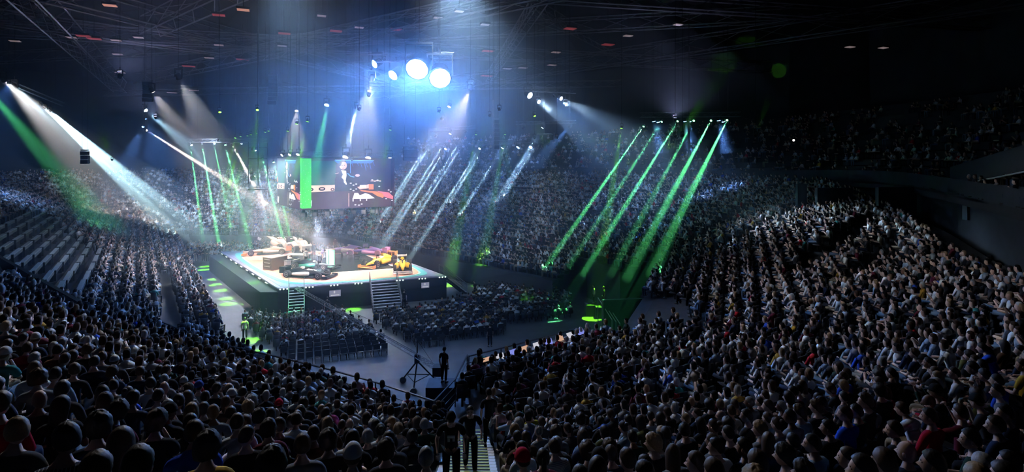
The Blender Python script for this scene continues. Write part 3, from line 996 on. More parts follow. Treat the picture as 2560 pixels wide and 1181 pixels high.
def race_car(px, py, rz, body, accent, lab, wing=None, tyre=None, z=None, pitch=0.0):
    """open wheel racing car, nose towards local +X"""
    z = TZ if z is None else z
    q = at_z(px, py, z)
    t = thing('race_car', lab, 'racing car', (q.x, q.y, z), rz)
    mb_, ma = body, accent
    if pitch:
        t.rotation_euler = Euler((0, 0, rz)).to_matrix().to_4x4().to_euler()
        t.rotation_euler = (Matrix.Rotation(rz, 3, 'Z') @ Matrix.Rotation(pitch, 3, 'Y')).to_euler()
        t.location.z = z + 2.75 * abs(math.sin(pitch)) - 0.1
        t.scale = (0.9, 1.15, 1.3)
        sd_ = thing('display_stand', 'white display stand under the reared white car at the %s' % ('left' if 'left' in lab else 'middle of the back edge'), 'display stand', (q.x, q.y, z), rz)
        for s_ in (-1, 1):
            bb = MB(); bb.box((0, s_ * 0.5, 0.7), (0.12, 0.08, 1.4)); bb.build('post', mat('stand_white', (0.7, 0.65, 0.65), 0.5), sd_)
        bb = MB(); bb.box((0, 0, 0.06), (1.6, 1.3, 0.12)); bb.build('base', mat('stand_white', (0.7, 0.65, 0.65), 0.5), sd_)
    wing = wing or body
    b = MB()
    b.rings([ell(0, 0.36, 0.07, 0.05, 2.55), ell(0, 0.38, 0.13, 0.09, 2.2), ell(0, 0.42, 0.19, 0.14, 1.5), ell(0, 0.46, 0.27, 0.2, 0.9), ell(0, 0.46, 0.33, 0.24, 0.3), ell(0, 0.50, 0.36, 0.27, -0.3), ell(0, 0.60, 0.28, 0.38, -0.75), ell(0, 0.52, 0.24, 0.32, -1.3), ell(0, 0.42, 0.16, 0.2, -2.1), ell(0, 0.38, 0.1, 0.12, -2.4)])
    b.build('chassis', mb_, t, True)
    for s in (-1, 1):
        b = MB()
        b.rings([ell(s * 0.52, 0.40, 0.18, 0.2, 0.45), ell(s * 0.58, 0.40, 0.26, 0.23, 0.1), ell(s * 0.55, 0.36, 0.26, 0.2, -0.6), ell(s * 0.4, 0.3, 0.16, 0.14, -1.5)])
        b.build('sidepod', ma, t, True)
    b = MB()
    b.box((-0.45, 0, 0.10), (3.2, 1.4, 0.06))
    b.build('underfloor', M_BLACK, t)
    b = MB()
    b.box((2.55, 0, 0.14), (0.5, 1.9, 0.04)); b.box((2.42, 0, 0.24), (0.28, 1.8, 0.03))
    b.box((2.5, 0.95, 0.22), (0.6, 0.04, 0.26)); b.box((2.5, -0.95, 0.22), (0.6, 0.04, 0.26))
    b.build('front_wing', wing, t)
    b = MB()
    b.box((-2.5, 0, 0.92), (0.45, 1.0, 0.05)); b.box((-2.6, 0, 0.82), (0.25, 1.0, 0.04)); b.box((-2.5, 0.5, 0.68), (0.62, 0.04, 0.62)); b.box((-2.5, -0.5, 0.68), (0.62, 0.04, 0.62))
    b.box((-2.4, 0, 0.6), (0.2, 0.05, 0.5)); b.box((-2.75, 0, 0.8), (0.03, 0.96, 0.3))
    b.build('rear_wing', wing, t)
    # halo
    b = MB()
    pts = [Vector((0.75, 0, 0.58)), Vector((0.6, 0, 0.88)), Vector((0.3, 0.22, 0.92)), Vector((-0.25, 0.3, 0.84))]
    for i in range(3):
        b.tube(pts[i], pts[i + 1], 0.035)
    b.tube(Vector((0.6, 0, 0.88)), Vector((0.3, -0.22, 0.92)), 0.035); b.tube(Vector((0.3, -0.22, 0.92)), Vector((-0.25, -0.3, 0.84)), 0.035)
    b.build('halo', M_BLACK, t)
    b = MB(); b.ball((0.12, 0, 0.74), (0.15, 0.13, 0.15)); b.build('helmet', mat('helmet_white', (0.8, 0.75, 0.7), 0.3), t, True)
    b = MB()
    b.rings([[Vector((-0.5 + 0.16 * c, 0.13 * s_, z_)) for c, s_ in ((1, 1), (-1, 1), (-1, -1), (1, -1))] for z_ in (0.75, 1.0)])
    b.build('air_intake', ma, t)
    for i, (x, y, r, w) in enumerate([(1.75, 0.78, 0.34, 0.32), (1.75, -0.78, 0.34, 0.32), (-1.7, 0.78, 0.36, 0.4), (-1.7, -0.78, 0.36, 0.4)]):
        MX = Matrix.Rotation(PI / 2, 3, 'X')
        b = MB()
        b.lathe([(r * 0.62, -w / 2), (r * 0.93, -w / 2), (r, -w * 0.36), (r, w * 0.36), (r * 0.93, w / 2), (r * 0.62, w / 2)], (x, y, r), 18, M=MX)
        wh = b.build('wheel', tyre or M_TYRE, t, True)
        b = MB()
        b.lathe([(0.03, -w * 0.53), (r * 0.3, -w * 0.46), (r * 0.6, -w * 0.52), (r * 0.6, w * 0.52), (r * 0.3, w * 0.46), (0.03, w * 0.53)], (x, y, r), 12, M=MX)
        b.build('rim', M_RIMW, wh)
        b = MB()
        b.tube((x, y * 0.85, r), (x - 0.25, 0.15 * (1 if y > 0 else -1), 0.45), 0.022, n=4); b.tube((x, y * 0.85, r), (x + 0.25, 0.15 * (1 if y > 0 else -1), 0.4), 0.022, n=4)
        b.build('suspension', M_BLACK, t)
    return t


def paint(n, c):
    return mat('paint_' + n, c, 0.3, spec=0.5)


P_BLK, P_WHT, P_ORG, P_YEL, P_PUR, P_PNK, P_GRN, P_CRM = (paint('black', (0.015, 0.02, 0.022)), paint('white', (0.8, 0.75, 0.72)), paint('orange', (0.85, 0.35, 0.12)), paint('yellow', (0.85, 0.50, 0.04)),
                                                         paint('purple', (0.32, 0.20, 0.55)), paint('pink', (0.75, 0.32, 0.6)), paint('green', (0.05, 0.30, 0.22)), paint('cream', (0.85, 0.62, 0.50)))
race_car(768, 693, R(-14), P_BLK, P_WHT, 'black racing car with white side pods nearest the front stage corner', P_BLK)
race_car(783, 671, R(-12), P_BLK, P_GRN, 'black and green racing car just behind the nearest black car', P_BLK)
race_car(668, 636, R(200), P_CRM, P_WHT, 'cream racing car at the left end of the stage', P_ORG)
race_car(693, 628, R(150), P_WHT, P_CRM, 'white racing car reared up at the far left of the stage', P_WHT, pitch=R(-16))
race_car(748, 632, R(130), P_WHT, P_CRM, 'white racing car reared up at the middle of the back edge', P_WHT, pitch=R(-16))
race_car(862, 632, R(195), P_PUR, P_WHT, 'purple and white racing car at the back, behind the light gate', P_PUR)
race_car(918, 637, R(170), P_PUR, P_PNK, 'purple racing car with pink tyres at the back right', P_PNK, mat('tyre_pink', (0.5, 0.2, 0.32), 0.6))
race_car(950, 664, R(-112), P_YEL, P_YEL, 'yellow racing car on the right of the track, left one of two', P_ORG)
race_car(1006, 676, R(-78), P_YEL, P_YEL, 'yellow racing car with a white rear wing nearest the right stage corner', P_WHT)
for o in C.objects:
    if o.get('category') == 'racing car' and 'yellow' in o['label']:
        o.scale = (0.95, 1.0, 1.3)

# tall cabinets and screens on the stage
p = at_z(688, 672, TZ)
t = thing('track_cabinet', 'tall cabinet with a green side and brown drawers on the left of the stage', 'cabinet', (p.x, p.y, TZ), R(-30))
b = MB(); b.box((0, 0, 0.65), (1.5, 1.9, 1.3)); b.build('body', mat('cabinet_brown', (0.20, 0.10, 0.08), 0.5), t)
b = MB(); b.box((-0.77, 0, 0.68), (0.04, 1.7, 1.1)); b.build('green_panel', mat('cab_green', (0.15, 0.45, 0.2), 0.5, emit=(0.3, 0.9, 0.4), es=0.25), t)
for z_ in (0.35, 0.72, 1.08):
    b = MB(); b.box((0, -0.97, z_), (1.35, 0.04, 0.3)); d_ = b.build('drawer', mat('drawer_brown', (0.14, 0.08, 0.06), 0.4), t)
    b = MB(); b.box((0, -1.01, z_ + 0.04), (0.9, 0.04, 0.06)); b.build('handle', mat('handle_pale', (0.6, 0.5, 0.45), 0.4), d_)
b = MB(); b.box((0, 0, 1.32), (1.6, 2.0, 0.06)); b.build('top', mat('cab_top', (0.6, 0.45, 0.4), 0.5), t)
p = at_z(722, 668, TZ)
t = thing('white_plinth', 'white block plinth beside the brown cabinet on the stage', 'plinth', (p.x, p.y, TZ), R(-30))
b = MB(); b.box((0, 0, 0.4), (1.6, 1.6, 0.8)); b.build('body', mat('plinth_white', (0.8, 0.7, 0.72), 0.6), t)
b = MB(); b.box((0, 0, 0.82), (1.7, 1.7, 0.05)); b.build('top', mat('plinth_top', (0.7, 0.72, 0.72), 0.6), t)
p = at_z(746, 652, TZ)
t = thing('display_table', 'low grey display table behind the white plinth on the stage', 'table', (p.x, p.y, TZ), R(-10))
b = MB(); b.box((0, 0, 0.72), (2.6, 1.2, 0.08)); b.build('top', mat('table_grey', (0.3, 0.4, 0.42), 0.4), t)
for sx in (-1, 1):
    for sy in (-1, 1):
        b = MB(); b.box((sx * 1.15, sy * 0.5, 0.35), (0.08, 0.08, 0.7)); b.build('leg', M_BLACK, t)
# glowing gate posts
M_POST = mat('post_mint', (0.15, 0.5, 0.32), 0.5, emit=(0.42, 1.0, 0.68), es=0.75)
for i, (px, w) in enumerate(((819, 0.2), (830, 0.5))):
    p = at_z(px, 671, TZ)
    t = thing('light_post', ['thin mint glowing post on the stage, left of its wider twin', 'wide mint glowing post in the middle of the stage'][i], 'light column', (p.x, p.y, TZ), 0.1)
    b = MB(); b.box((0, 0, 1.05), (w, 0.3, 1.9)); b.build('light_panel', M_POST, t)
    b = MB(); b.box((0, 0, 0.05), (w + 0.15, 0.5, 0.1)); b.build('base', M_BLACK, t)
    b = MB(); b.box((0, 0, 2.04), (w + 0.08, 0.36, 0.08)); b.build('cap', mat('post_cap', (0.3, 0.2, 0.15), 0.5), t)
# microphone stands on infield
for i, (px, py) in enumerate([(893, 648), (910, 655), (860, 640), (806, 668)]):
    p = at_z(px, py, SZ + 0.1)
    t = thing('floor_monitor', 'small black wedge loudspeaker on the dark infield, %s' % ['right rear', 'beside the left yellow car', 'by the purple car', 'by the mint posts'][i], 'loudspeaker', (p.x, p.y, SZ + 0.1), 0.5 * i)
    b = MB(); b.rings([[Vector((x, y, z)) for y, z in ((-0.22, 0), (0.22, 0), (0.16, 0.34), (-0.06, 0.34))] for x in (-0.3, 0.3)]); b.build('cabinet', M_BLACK, t)
    b = MB(); b.box((0, -0.16, 0.18), (0.5, 0.02, 0.24), rot=Euler((-0.45, 0, 0)).to_matrix()); b.build('grille', mat('grille', (0.12, 0.12, 0.12), 0.6), t)

# ------------------------------------------------------------------ hanging video screens
VN, VR, VL = Vector((-21.0, 56.2)), Vector((-12.9, 61.4)), Vector((-27.0, 64.4))
VB = VR + (VL - VN)
Z0, Z1 = 8.95, 14.15
vs = thing('video_screens', 'four-sided box of hanging video screens above the stage', 'video screen', (VN.x, VN.y, Z0))


def vp(a, b, u, w, off=0.0):
    """point on the face a-b: u across 0..1, w up 0..1"""
    p = a.lerp(b, u)
    d = (b - a).normalized()
    n = Vector((d.y, -d.x))
    return Vector((p.x + n.x * off - VN.x, p.y + n.y * off - VN.y, (Z1 - Z0) * w))


E = lambda n, c, s=1.0: mat('led_' + n, (0.005, 0.005, 0.005), 0.5, emit=c, es=s * 1.35)
LEDS = [E('black', (0.035, 0.018, 0.03), 1), E('maroon', (0.07, 0.03, 0.045), 1), E('blue', (0.02, 0.17, 0.6), 1), E('skyblue', (0.15, 0.5, 0.95), 1), E('white', (0.85, 0.85, 0.9), 1), E('skin', (0.75, 0.52, 0.46), 1), E('peach', (0.9, 0.55, 0.42), 1),
        E('lime', (0.08, 0.75, 0.08), 1), E('orange', (0.9, 0.25, 0.08), 1), E('pink', (0.85, 0.2, 0.25), 1), E('dark', (0.008, 0.008, 0.012), 1), E('suit', (0.015, 0.012, 0.02), 1), E('red', (0.4, 0.12, 0.08), 1), E('green', (0.02, 0.10, 0.07), 1), E('litlime', (0.35, 0.95, 0.3), 1)]
BLK, MAR, BLU, SKB, WHI, SKN, PEA, LIM, ORA, PNK, DRK, SUI, RED, GRE, LLM = range(15)


def picture(a, b, lime):
    m = MB()
    L = [0]

    def quad(pts, c):
        L[0] += 1
        m.add([vp(a, b, u, w, 0.012 + 0.0012 * L[0]) for u, w in pts], [tuple(range(len(pts)))], c)

    def rect(u0, w0, u1, w1, c):
        quad([(u0, w0), (u1, w0), (u1, w1), (u0, w1)], c)

    def oval(u, w, ru, rw, c, n=12, rot=0):
        quad([(u + ru * math.cos(2 * PI * k / n + rot), w + rw * math.sin(2 * PI * k / n + rot)) for k in range(n)], c)
    rect(0, 0, 1, 1, BLK)
    rect(0.0, 0.0, 1, 0.34, MAR)
    rect(0.02, 0.34, 0.34, 0.95, GRE)
    # blue light across the top and its rays
    quad([(0.32, 0.96), (0.76, 0.96), (0.73, 0.90), (0.36, 0.90)], BLU)
    quad([(0.33, 0.975), (0.76, 0.965), (0.76, 0.945), (0.34, 0.955)], SKB)
    for u, l in ((0.5, .12), (0.56, .1), (0.6, .14), (0.645, .2), (0.66, .13), (0.7, .18), (0.74, .1)):
        quad([(u, 0.95), (u + 0.008, 0.95), (u + 0.03, 0.95 - l), (u + 0.026, 0.95 - l)], BLU)
    rect(0.495, 0.70, 0.50, 0.97, SKB)
    # desk with two dark badges
    quad([(0.0, 0.34), (0.325, 0.35), (0.335, 0.475), (0.05, 0.47), (0.0, 0.42)], PEA)
    quad([(0.0, 0.48), (0.06, 0.5), (0.05, 0.6), (0.01, 0.61)], RED)
    oval(0.075, 0.395, 0.034, 0.036, DRK); oval(0.075, 0.397, 0.022, 0.012, PEA)
    oval(0.195, 0.40, 0.036, 0.036, DRK); oval(0.195, 0.402, 0.022, 0.012, PEA)
    oval(0.305, 0.385, 0.02, 0.03, DRK); oval(0.305, 0.385, 0.01, 0.016, PEA)
    # white cup with pointed ears
    quad([(0.03, 0.06), (0.05, 0.03), (0.075, 0.03), (0.09, 0.07), (0.092, 0.19), (0.08, 0.165), (0.05, 0.165), (0.033, 0.19)], WHI)
    # presenter: suit, shirt, head, hand, microphone arm
    quad([(0.33, 0.34), (0.33, 0.60), (0.37, 0.72), (0.42, 0.76), (0.48, 0.74), (0.54, 0.60), (0.53, 0.34)], SUI)
    quad([(0.395, 0.77), (0.45, 0.75), (0.455, 0.66), (0.445, 0.56), (0.46, 0.48), (0.45, 0.47), (0.425, 0.52), (0.425, 0.57), (0.40, 0.62), (0.415, 0.68)], WHI)
    oval(0.418, 0.86, 0.042, 0.085, SKN)
    quad([(0.375, 0.84), (0.38, 0.93), (0.40, 0.965), (0.43, 0.97), (0.455, 0.94), (0.44, 0.93), (0.405, 0.925), (0.395, 0.86)], DRK)
    oval(0.407, 0.862, 0.006, 0.006, DRK); oval(0.432, 0.862, 0.006, 0.006, DRK); quad([(0.405, 0.81), (0.432, 0.812), (0.428, 0.802), (0.41, 0.80)], RED)
    quad([(0.46, 0.70), (0.47, 0.705), (0.50, 0.65), (0.54, 0.63), (0.54, 0.615), (0.495, 0.635)], SKB)
    oval(0.575, 0.655, 0.027, 0.028, SKN)
    quad([(0.33, 0.70), (0.37, 0.715), (0.37, 0.705), (0.33, 0.69)], SKN)
    # model cars and papers at the right
    quad([(0.57, 0.42), (0.70, 0.47), (0.70, 0.39), (0.60, 0.37)], PEA)
    rect(0.60, 0.40, 0.67, 0.46, WHI); rect(0.70, 0.36, 0.755, 0.47, ORA)
    quad([(0.60, 0.36), (0.78, 0.32), (0.9, 0.24), (0.86, 0.18), (0.80, 0.22), (0.74, 0.29), (0.62, 0.33)], ORA)
    quad([(0.78, 0.33), (0.93, 0.29), (0.985, 0.20), (0.98, 0.14), (0.88, 0.20), (0.86, 0.27)], PNK)
    quad([(0.52, 0.18), (0.54, 0.30), (0.58, 0.30), (0.60, 0.25), (0.66, 0.29), (0.70, 0.27), (0.77, 0.18), (0.71, 0.17)], WHI)
    for u in (0.52, 0.60, 0.67):
        rect(u, 0.13, u + 0.012, 0.2, WHI)
    rect(0.475, 0.03, 0.483, 0.3, SKN)
    for u, w in ((0.5, .5), (.53, .46), (.56, .48), (.74, .56), (.77, .53), (.8, .55), (.83, .53), (.82, .42), (.5, .38), (.53, .35), (.56, .38), (.93, .34), (.955, .30), (.9, .16), (.97, .12), (.55, .06), (.59, .05), (.62, .07)):
        oval(u, w, 0.012, 0.012, WHI)
    rect(0.72, 0.53, 0.84, 0.545, SKN)
    if lime:
        rect(-0.005, 0.06, 0.0, 1.0, LIM)
    return m


for nm, a, b in (('right', VN, VR), ('left', VL, VN), ('far', VR, VB), ('farleft', VB, VL)):
    m_ = picture(a, b, False)
    m_.build('screen_picture', LEDS, vs)
    fb = MB()
    d = (b - a).normalized()
    n = Vector((d.y, -d.x))
    mid = (a + b) / 2 - n * 0.2
    fb.box((mid.x - VN.x, mid.y - VN.y, (Z1 - Z0) / 2), ((b - a).length, 0.34, Z1 - Z0 + 0.1), math.atan2(d.y, d.x))
    fb.build('screen_panel', M_BLACK, vs)
# lime strip at the near corner of the box
for a, b, u0, u1 in ((VN, VR, -0.01, 0.085), (VL, VN, 0.93, 1.012)):
    m_ = MB()
    m_.add([vp(a, b, u0, 0.03, 0.07), vp(a, b, u1, 0.03, 0.07), vp(a, b, u1, 1.0, 0.07), vp(a, b, u0, 1.0, 0.07)], [(0, 1, 2, 3)], 0)
    for k_ in range(26):
        u = u0 + (u1 - u0) * (0.15 + 0.7 * ((k_ * 7) % 5) / 4)
        w = 0.06 + 0.9 * k_ / 26
        m_.add([vp(a, b, u, w, 0.075), vp(a, b, u + 0.006, w, 0.075), vp(a, b, u + 0.006, w + 0.012, 0.075), vp(a, b, u, w + 0.012, 0.075)], [(0, 1, 2, 3)], 1)
    m_.build('lime_strip', [LEDS[LIM], LEDS[LLM]], vs)
# rim truss and cables of the screens
for i, (a, b) in enumerate(((VN, VR), (VL, VN), (VR, VB), (VB, VL))):
    truss(Vector((a.x, a.y, Z1 + 0.45)), Vector((b.x, b.y, Z1 + 0.45)), 'lattice rim truss above the video screens, %s side' % ['near right', 'near left', 'far right', 'far left'][i], 0.45, 'screen_truss', CEIL)
# loudspeakers hanging under the screens
for i, (px, py) in enumerate([(757, 528), (783, 527), (812, 528), (845, 529), (875, 530), (899, 530), (922, 529), (932, 528)]):
    u = (px - 757) / (985 - 757)
    q = VN.lerp(VR, min(1, u * 1.03))
    t = thing('hanging_speaker', 'small black speaker box under the screens, %s' % ['at the corner', 'first right of the corner', 'second right of the corner', 'third right of the corner', 'middle of the right face', 'sixth along the right face', 'seventh along, touching its neighbour', 'last along the right face'][i], 'loudspeaker', (q.x, q.y + 0.25, Z0 - 0.06))
    b = MB(); b.box((0, 0, -0.42), (0.5, 0.4, 0.45)); b.build('cabinet', M_BLACK, t)
    b = MB(); b.box((0, 0, -0.1), (0.3, 0.05, 0.24)); b.build('bracket', M_BLACK, t)
    b = MB(); b.box((0, -0.21, -0.42), (0.4, 0.02, 0.35)); b.build('grille', mat('grille', (0.12, 0.12, 0.12), 0.6), t)
# ------------------------------------------------------------------ people
def skin_mesh(name, joints, bones, sub=1, smooth=True):
    """joints: {key: (x, y, z, rx, ry)}; bones: list of key pairs; first key is the root"""
    me = bpy.data.meshes.new('tmp')
    keys = list(joints)
    ix = {k: i for i, k in enumerate(keys)}
    me.from_pydata([joints[k][:3] for k in keys], [(ix[a], ix[b]) for a, b in bones], [])
    o = bpy.data.objects.new('tmp', me)
    C.objects.link(o)
    o.modifiers.new('s', 'SKIN')
    if not me.skin_vertices:
        me.skin_vertices.new(name='')
    sv = me.skin_vertices[0].data
    for k, i in ix.items():
        j = joints[k]
        sv[i].radius = (j[3], j[4] if len(j) > 4 else j[3])
        sv[i].use_root = (i == 0)
    m = o.modifiers.new('u', 'SUBSURF')
    m.levels = m.render_levels = sub
    dg = bpy.context.evaluated_depsgraph_get()
    r = bpy.data.meshes.new_from_object(o.evaluated_get(dg), depsgraph=dg)
    r.name = name
    bpy.data.objects.remove(o)
    bpy.data.meshes.remove(me)
    n = len(r.vertices)
    V = np.empty(n * 3, np.float32)
    r.vertices.foreach_get('co', V)
    return V.reshape(-1, 3), [tuple(p.vertices) for p in r.polygons], r


def mesh_vf(name, V, F, mats, mi=None, smooth=True):
    me = bpy.data.meshes.new(name)
    me.from_pydata([tuple(v) for v in V], [], F)
    for m in (mats if isinstance(mats, (list, tuple)) else [mats]):
        me.materials.append(m)
    if mi is not None:
        me.polygons.foreach_set('material_index', mi)
    me.polygons.foreach_set('use_smooth', [smooth] * len(me.polygons))
    me.update()
    return me


M_SKIN = {n: mat('skin_' + n, c, 0.55, spec=0.35) for n, c in (('fair', (0.62, 0.40, 0.31)), ('tan', (0.45, 0.27, 0.19)), ('brown', (0.20, 0.11, 0.075)))}
HAIRC = {n: mat('hair_' + n, c, 0.55, noise=0.6, nscale=70, bump=1.0, spec=0.45) for n, c in (('black', (0.016, 0.013, 0.012)), ('brown', (0.060, 0.033, 0.018)), ('blond', (0.28, 0.18, 0.09)), ('grey', (0.32, 0.31, 0.31)))}


def head_vf(sub=3):
    """an adult head about 0.24 tall centred on the origin, face towards +Y; returns verts and faces"""
    b = MB()
    b.ball((0, 0, 0), (0.078, 0.097, 0.122), 20, 14)
    V = np.array(b.v)
    x, y, z = V[:, 0].copy(), V[:, 1].copy(), V[:, 2].copy()
    front = np.clip(y / 0.09, 0, 1)
    low = np.clip(-z / 0.12, 0, 1)
    V[:, 0] *= 1 - 0.30 * low ** 1.5                                   # jaw narrows
    V[:, 1] += 0.012 * low * front + 0.012 * np.clip(-y / 0.09, 0, 1) * np.clip(z / 0.1 + 0.3, 0, 1) * -1
    g = lambda cx, cz, sx, sz: np.exp(-((x - cx) / sx) ** 2 - ((z - cz) / sz) ** 2) * (y > 0)
    V[:, 1] += 0.034 * g(0, -0.030, 0.014, 0.018) + 0.010 * g(0, 0.0, 0.012, 0.03)      # nose
    V[:, 1] -= 0.012 * (g(0.032, 0.004, 0.018, 0.014) + g(-0.032, 0.004, 0.018, 0.014))  # eye sockets
    V[:, 1] += 0.006 * (g(0.03, 0.028, 0.025, 0.010) + g(-0.03, 0.028, 0.025, 0.010))    # brow
    V[:, 1] += 0.007 * g(0, -0.068, 0.024, 0.010) + 0.012 * g(0, -0.104, 0.02, 0.016)    # lips, chin
    b.v = [tuple(v) for v in V]
    for s in (-1, 1):
        b.ball((s * 0.078, -0.008, -0.012), (0.010, 0.020, 0.032), 8, 5)
    for s in (-1, 1):
        b.ball((s * 0.032, 0.080, 0.004), (0.012, 0.008, 0.007), 6, 4, 1)
        b.box((s * 0.033, 0.091, 0.026), (0.030, 0.008, 0.006), mi=1)
    b.ball((0, 0.089, -0.066), (0.022, 0.008, 0.005), 8, 4, 1)
    return b


def to_head(M, b):
    return [tuple(M @ Vector(v)) for v in b.v]


def hair_mb(style, rnd):
    b = MB()
    if style in ('short', 'curly', 'bob', 'long', 'bun', 'ponytail', 'cropped'):
        th = {'short': 0.016, 'curly': 0.034, 'bob': 0.022, 'long': 0.018, 'bun': 0.012, 'ponytail': 0.012, 'cropped': 0.008}[style]
        n, m = 30, 13
        rs = []
        back = {'short': 0.66, 'curly': 0.70, 'bob': 0.72, 'long': 0.72, 'bun': 0.66, 'ponytail': 0.66, 'cropped': 0.62}[style]
        side = {'short': 0.47, 'curly': 0.54, 'bob': 0.66, 'long': 0.66, 'bun': 0.46, 'ponytail': 0.46, 'cropped': 0.46}[style]
        for j in range(m):
            ring = []
            for k in range(n):
                t = 2 * PI * k / n
                s_ = math.sin(t)
                end = (side + (0.29 - side) * s_ ** 1.3) if s_ > 0 else side + (back - side) * min(1, (-s_) * 1.6)
                p2 = PI * (0.02 + (end - 0.02) * j / (m - 1))
                nz = rnd.uniform(-1, 1)
                w = th * (1 + {'curly': 0.30, 'short': 0.22, 'cropped': 0.10}.get(style, 0.10) * nz)
                if j == m - 1:
                    w = -0.004
                r_ = Vector((math.sin(p2) * math.cos(t) * (0.079 + w), math.sin(p2) * s_ * (0.099 + w) - 0.004, math.cos(p2) * (0.123 + w)))
                if style in ('bob', 'long') and s_ < 0.25 and j > m * 0.55:
                    dz = (j - m * 0.55) / (m * 0.45) * (0.06 if style == 'bob' else 0.24)
                    g_ = min(1, (0.25 - s_) / 0.4)
                    r_.z -= dz * g_
                    r_.y -= 0.02 * g_ * dz / 0.2 * (1 if style == 'long' else 0)
                    r_.x *= 1 + dz * 0.5
                ring.append(r_)
            rs.append(ring)
        b.rings(rs)
        if style == 'bun':
            b.ball((0, -0.10, 0.09), (0.045, 0.045, 0.04), 10, 7)
        if style == 'ponytail':
            b.rings([[Vector((r_ * math.cos(2 * PI * k / 8), y + r_ * 0.6 * math.sin(2 * PI * k / 8), z)) for k in range(8)] for r_, y, z in ((0.01, -0.09, 0.07), (0.03, -0.125, 0.05), (0.034, -0.135, -0.03), (0.028, -0.12, -0.12), (0.008, -0.11, -0.19))])
    elif style == 'cap':
        rs = []
        for j in range(9):
            ph = PI * 0.02 + PI * 0.46 * j / 8
            rs.append([Vector((math.sin(ph) * math.cos(2 * PI * k / 20) * 0.096, math.sin(ph) * math.sin(2 * PI * k / 20) * 0.116 - 0.004, math.cos(ph) * 0.136 + 0.012)) for k in range(20)])
        b.rings(rs)
        b.rings([[Vector((x, y, z)) for x, y, z in ((-0.07, 0.095, 0.025), (-0.05, 0.17, 0.005), (0.05, 0.17, 0.005), (0.07, 0.095, 0.025))], [Vector((x, y, z)) for x, y, z in ((-0.07, 0.095, 0.033), (-0.05, 0.17, 0.013), (0.05, 0.17, 0.013), (0.07, 0.095, 0.033))]])
    return b


def limbs(pose):
    """joint positions of the poses; all sitting unless standing, facing +Y, feet at z=0"""
    lean = pose.get('lean', 0.0)
    j = {}
    hz, hy = 0.50, -0.10
    if pose.get('stand'):
        hz, hy = 0.95, 0.0
    up = lambda h, f=0.0: (hy + h * math.sin(lean) + f * math.cos(lean), hz + h * math.cos(lean) - f * math.sin(lean))
    def tp(k, x, h, f, rx, ry=None):
        y, z = up(h, f)
        j[k] = (x, y, z, rx, ry or rx)
    tp('pelvis', 0, 0, 0, 0.135, 0.11)
    tp('belly', 0, 0.16, 0.01, 0.125, 0.105)
    tp('chest', 0, 0.34, 0.0, 0.145, 0.115)
    tp('collar', 0, 0.46, -0.01, 0.10, 0.085)
    tp('neck', 0, 0.535, 0.01, 0.054, 0.056)
    tp('skull', 0, 0.60, 0.025, 0.05, 0.055)
    tp('shr', 0.185, 0.425, -0.01, 0.062)
    tp('shl', -0.185, 0.425, -0.01, 0.062)
    j['_head'] = up(0.672, 0.04)
    return j, up


POSES = {
    'lap': dict(lean=0.06, arms='lap', yaw=0), 'lapL': dict(lean=0.05, arms='lap', yaw=35), 'lapR': dict(lean=0.02, arms='lap', yaw=-30),
    'forward': dict(lean=0.42, arms='knees', yaw=8), 'chin': dict(lean=0.25, arms='chin', yaw=-12), 'phone': dict(lean=0.02, arms='phone', yaw=0),
    'crossed': dict(lean=-0.10, arms='crossed', yaw=14), 'back': dict(lean=-0.16, arms='lap', yaw=-8, cross=True),
    'walk': dict(stand=True, lean=0.30, arms='walk', yaw=0), 'stand': dict(stand=True, lean=0.0, arms='side', yaw=20),
}


def hand(j, bones, key, wrist, d, side, curl=0.5):
    """palm plus five bent fingers, grown from the wrist joint"""
    d = Vector(d).normalized()
    w = Vector(wrist)
    lat = d.cross(Vector((0, 0, 1)))
    lat = lat.normalized() if lat.length > 0.1 else Vector((1, 0, 0))
    dn = d.cross(lat).normalized()
    if dn.z > 0:
        dn = -dn
    palm = w + d * 0.06
    j[key + 'p'] = (*palm, 0.036, 0.020)
    bones.append((key + 'w', key + 'p'))
    tub = []
    for i in range(4):
        o = (i - 1.5) * 0.019
        L = (0.034, 0.040, 0.037, 0.029)[i]
        a = palm + lat * o + d * 0.02
        b1 = palm + lat * o * 1.15 + d * 0.055
        b2 = b1 + (d * (1 - curl) + dn * curl).normalized() * L
        b3 = b2 + (d * (0.4 - curl) + dn * (curl + 0.3)).normalized() * L * 0.8
        tub.append((a, b1, b2, b3))
    th = palm - lat * side * 0.03 - d * 0.03
    tub.append((palm - d * 0.02 - lat * side * 0.01, th + d * 0.02, th + d * 0.045 - lat * side * 0.015, th + d * 0.07 - lat * side * 0.012 + dn * 0.01))
    return tub


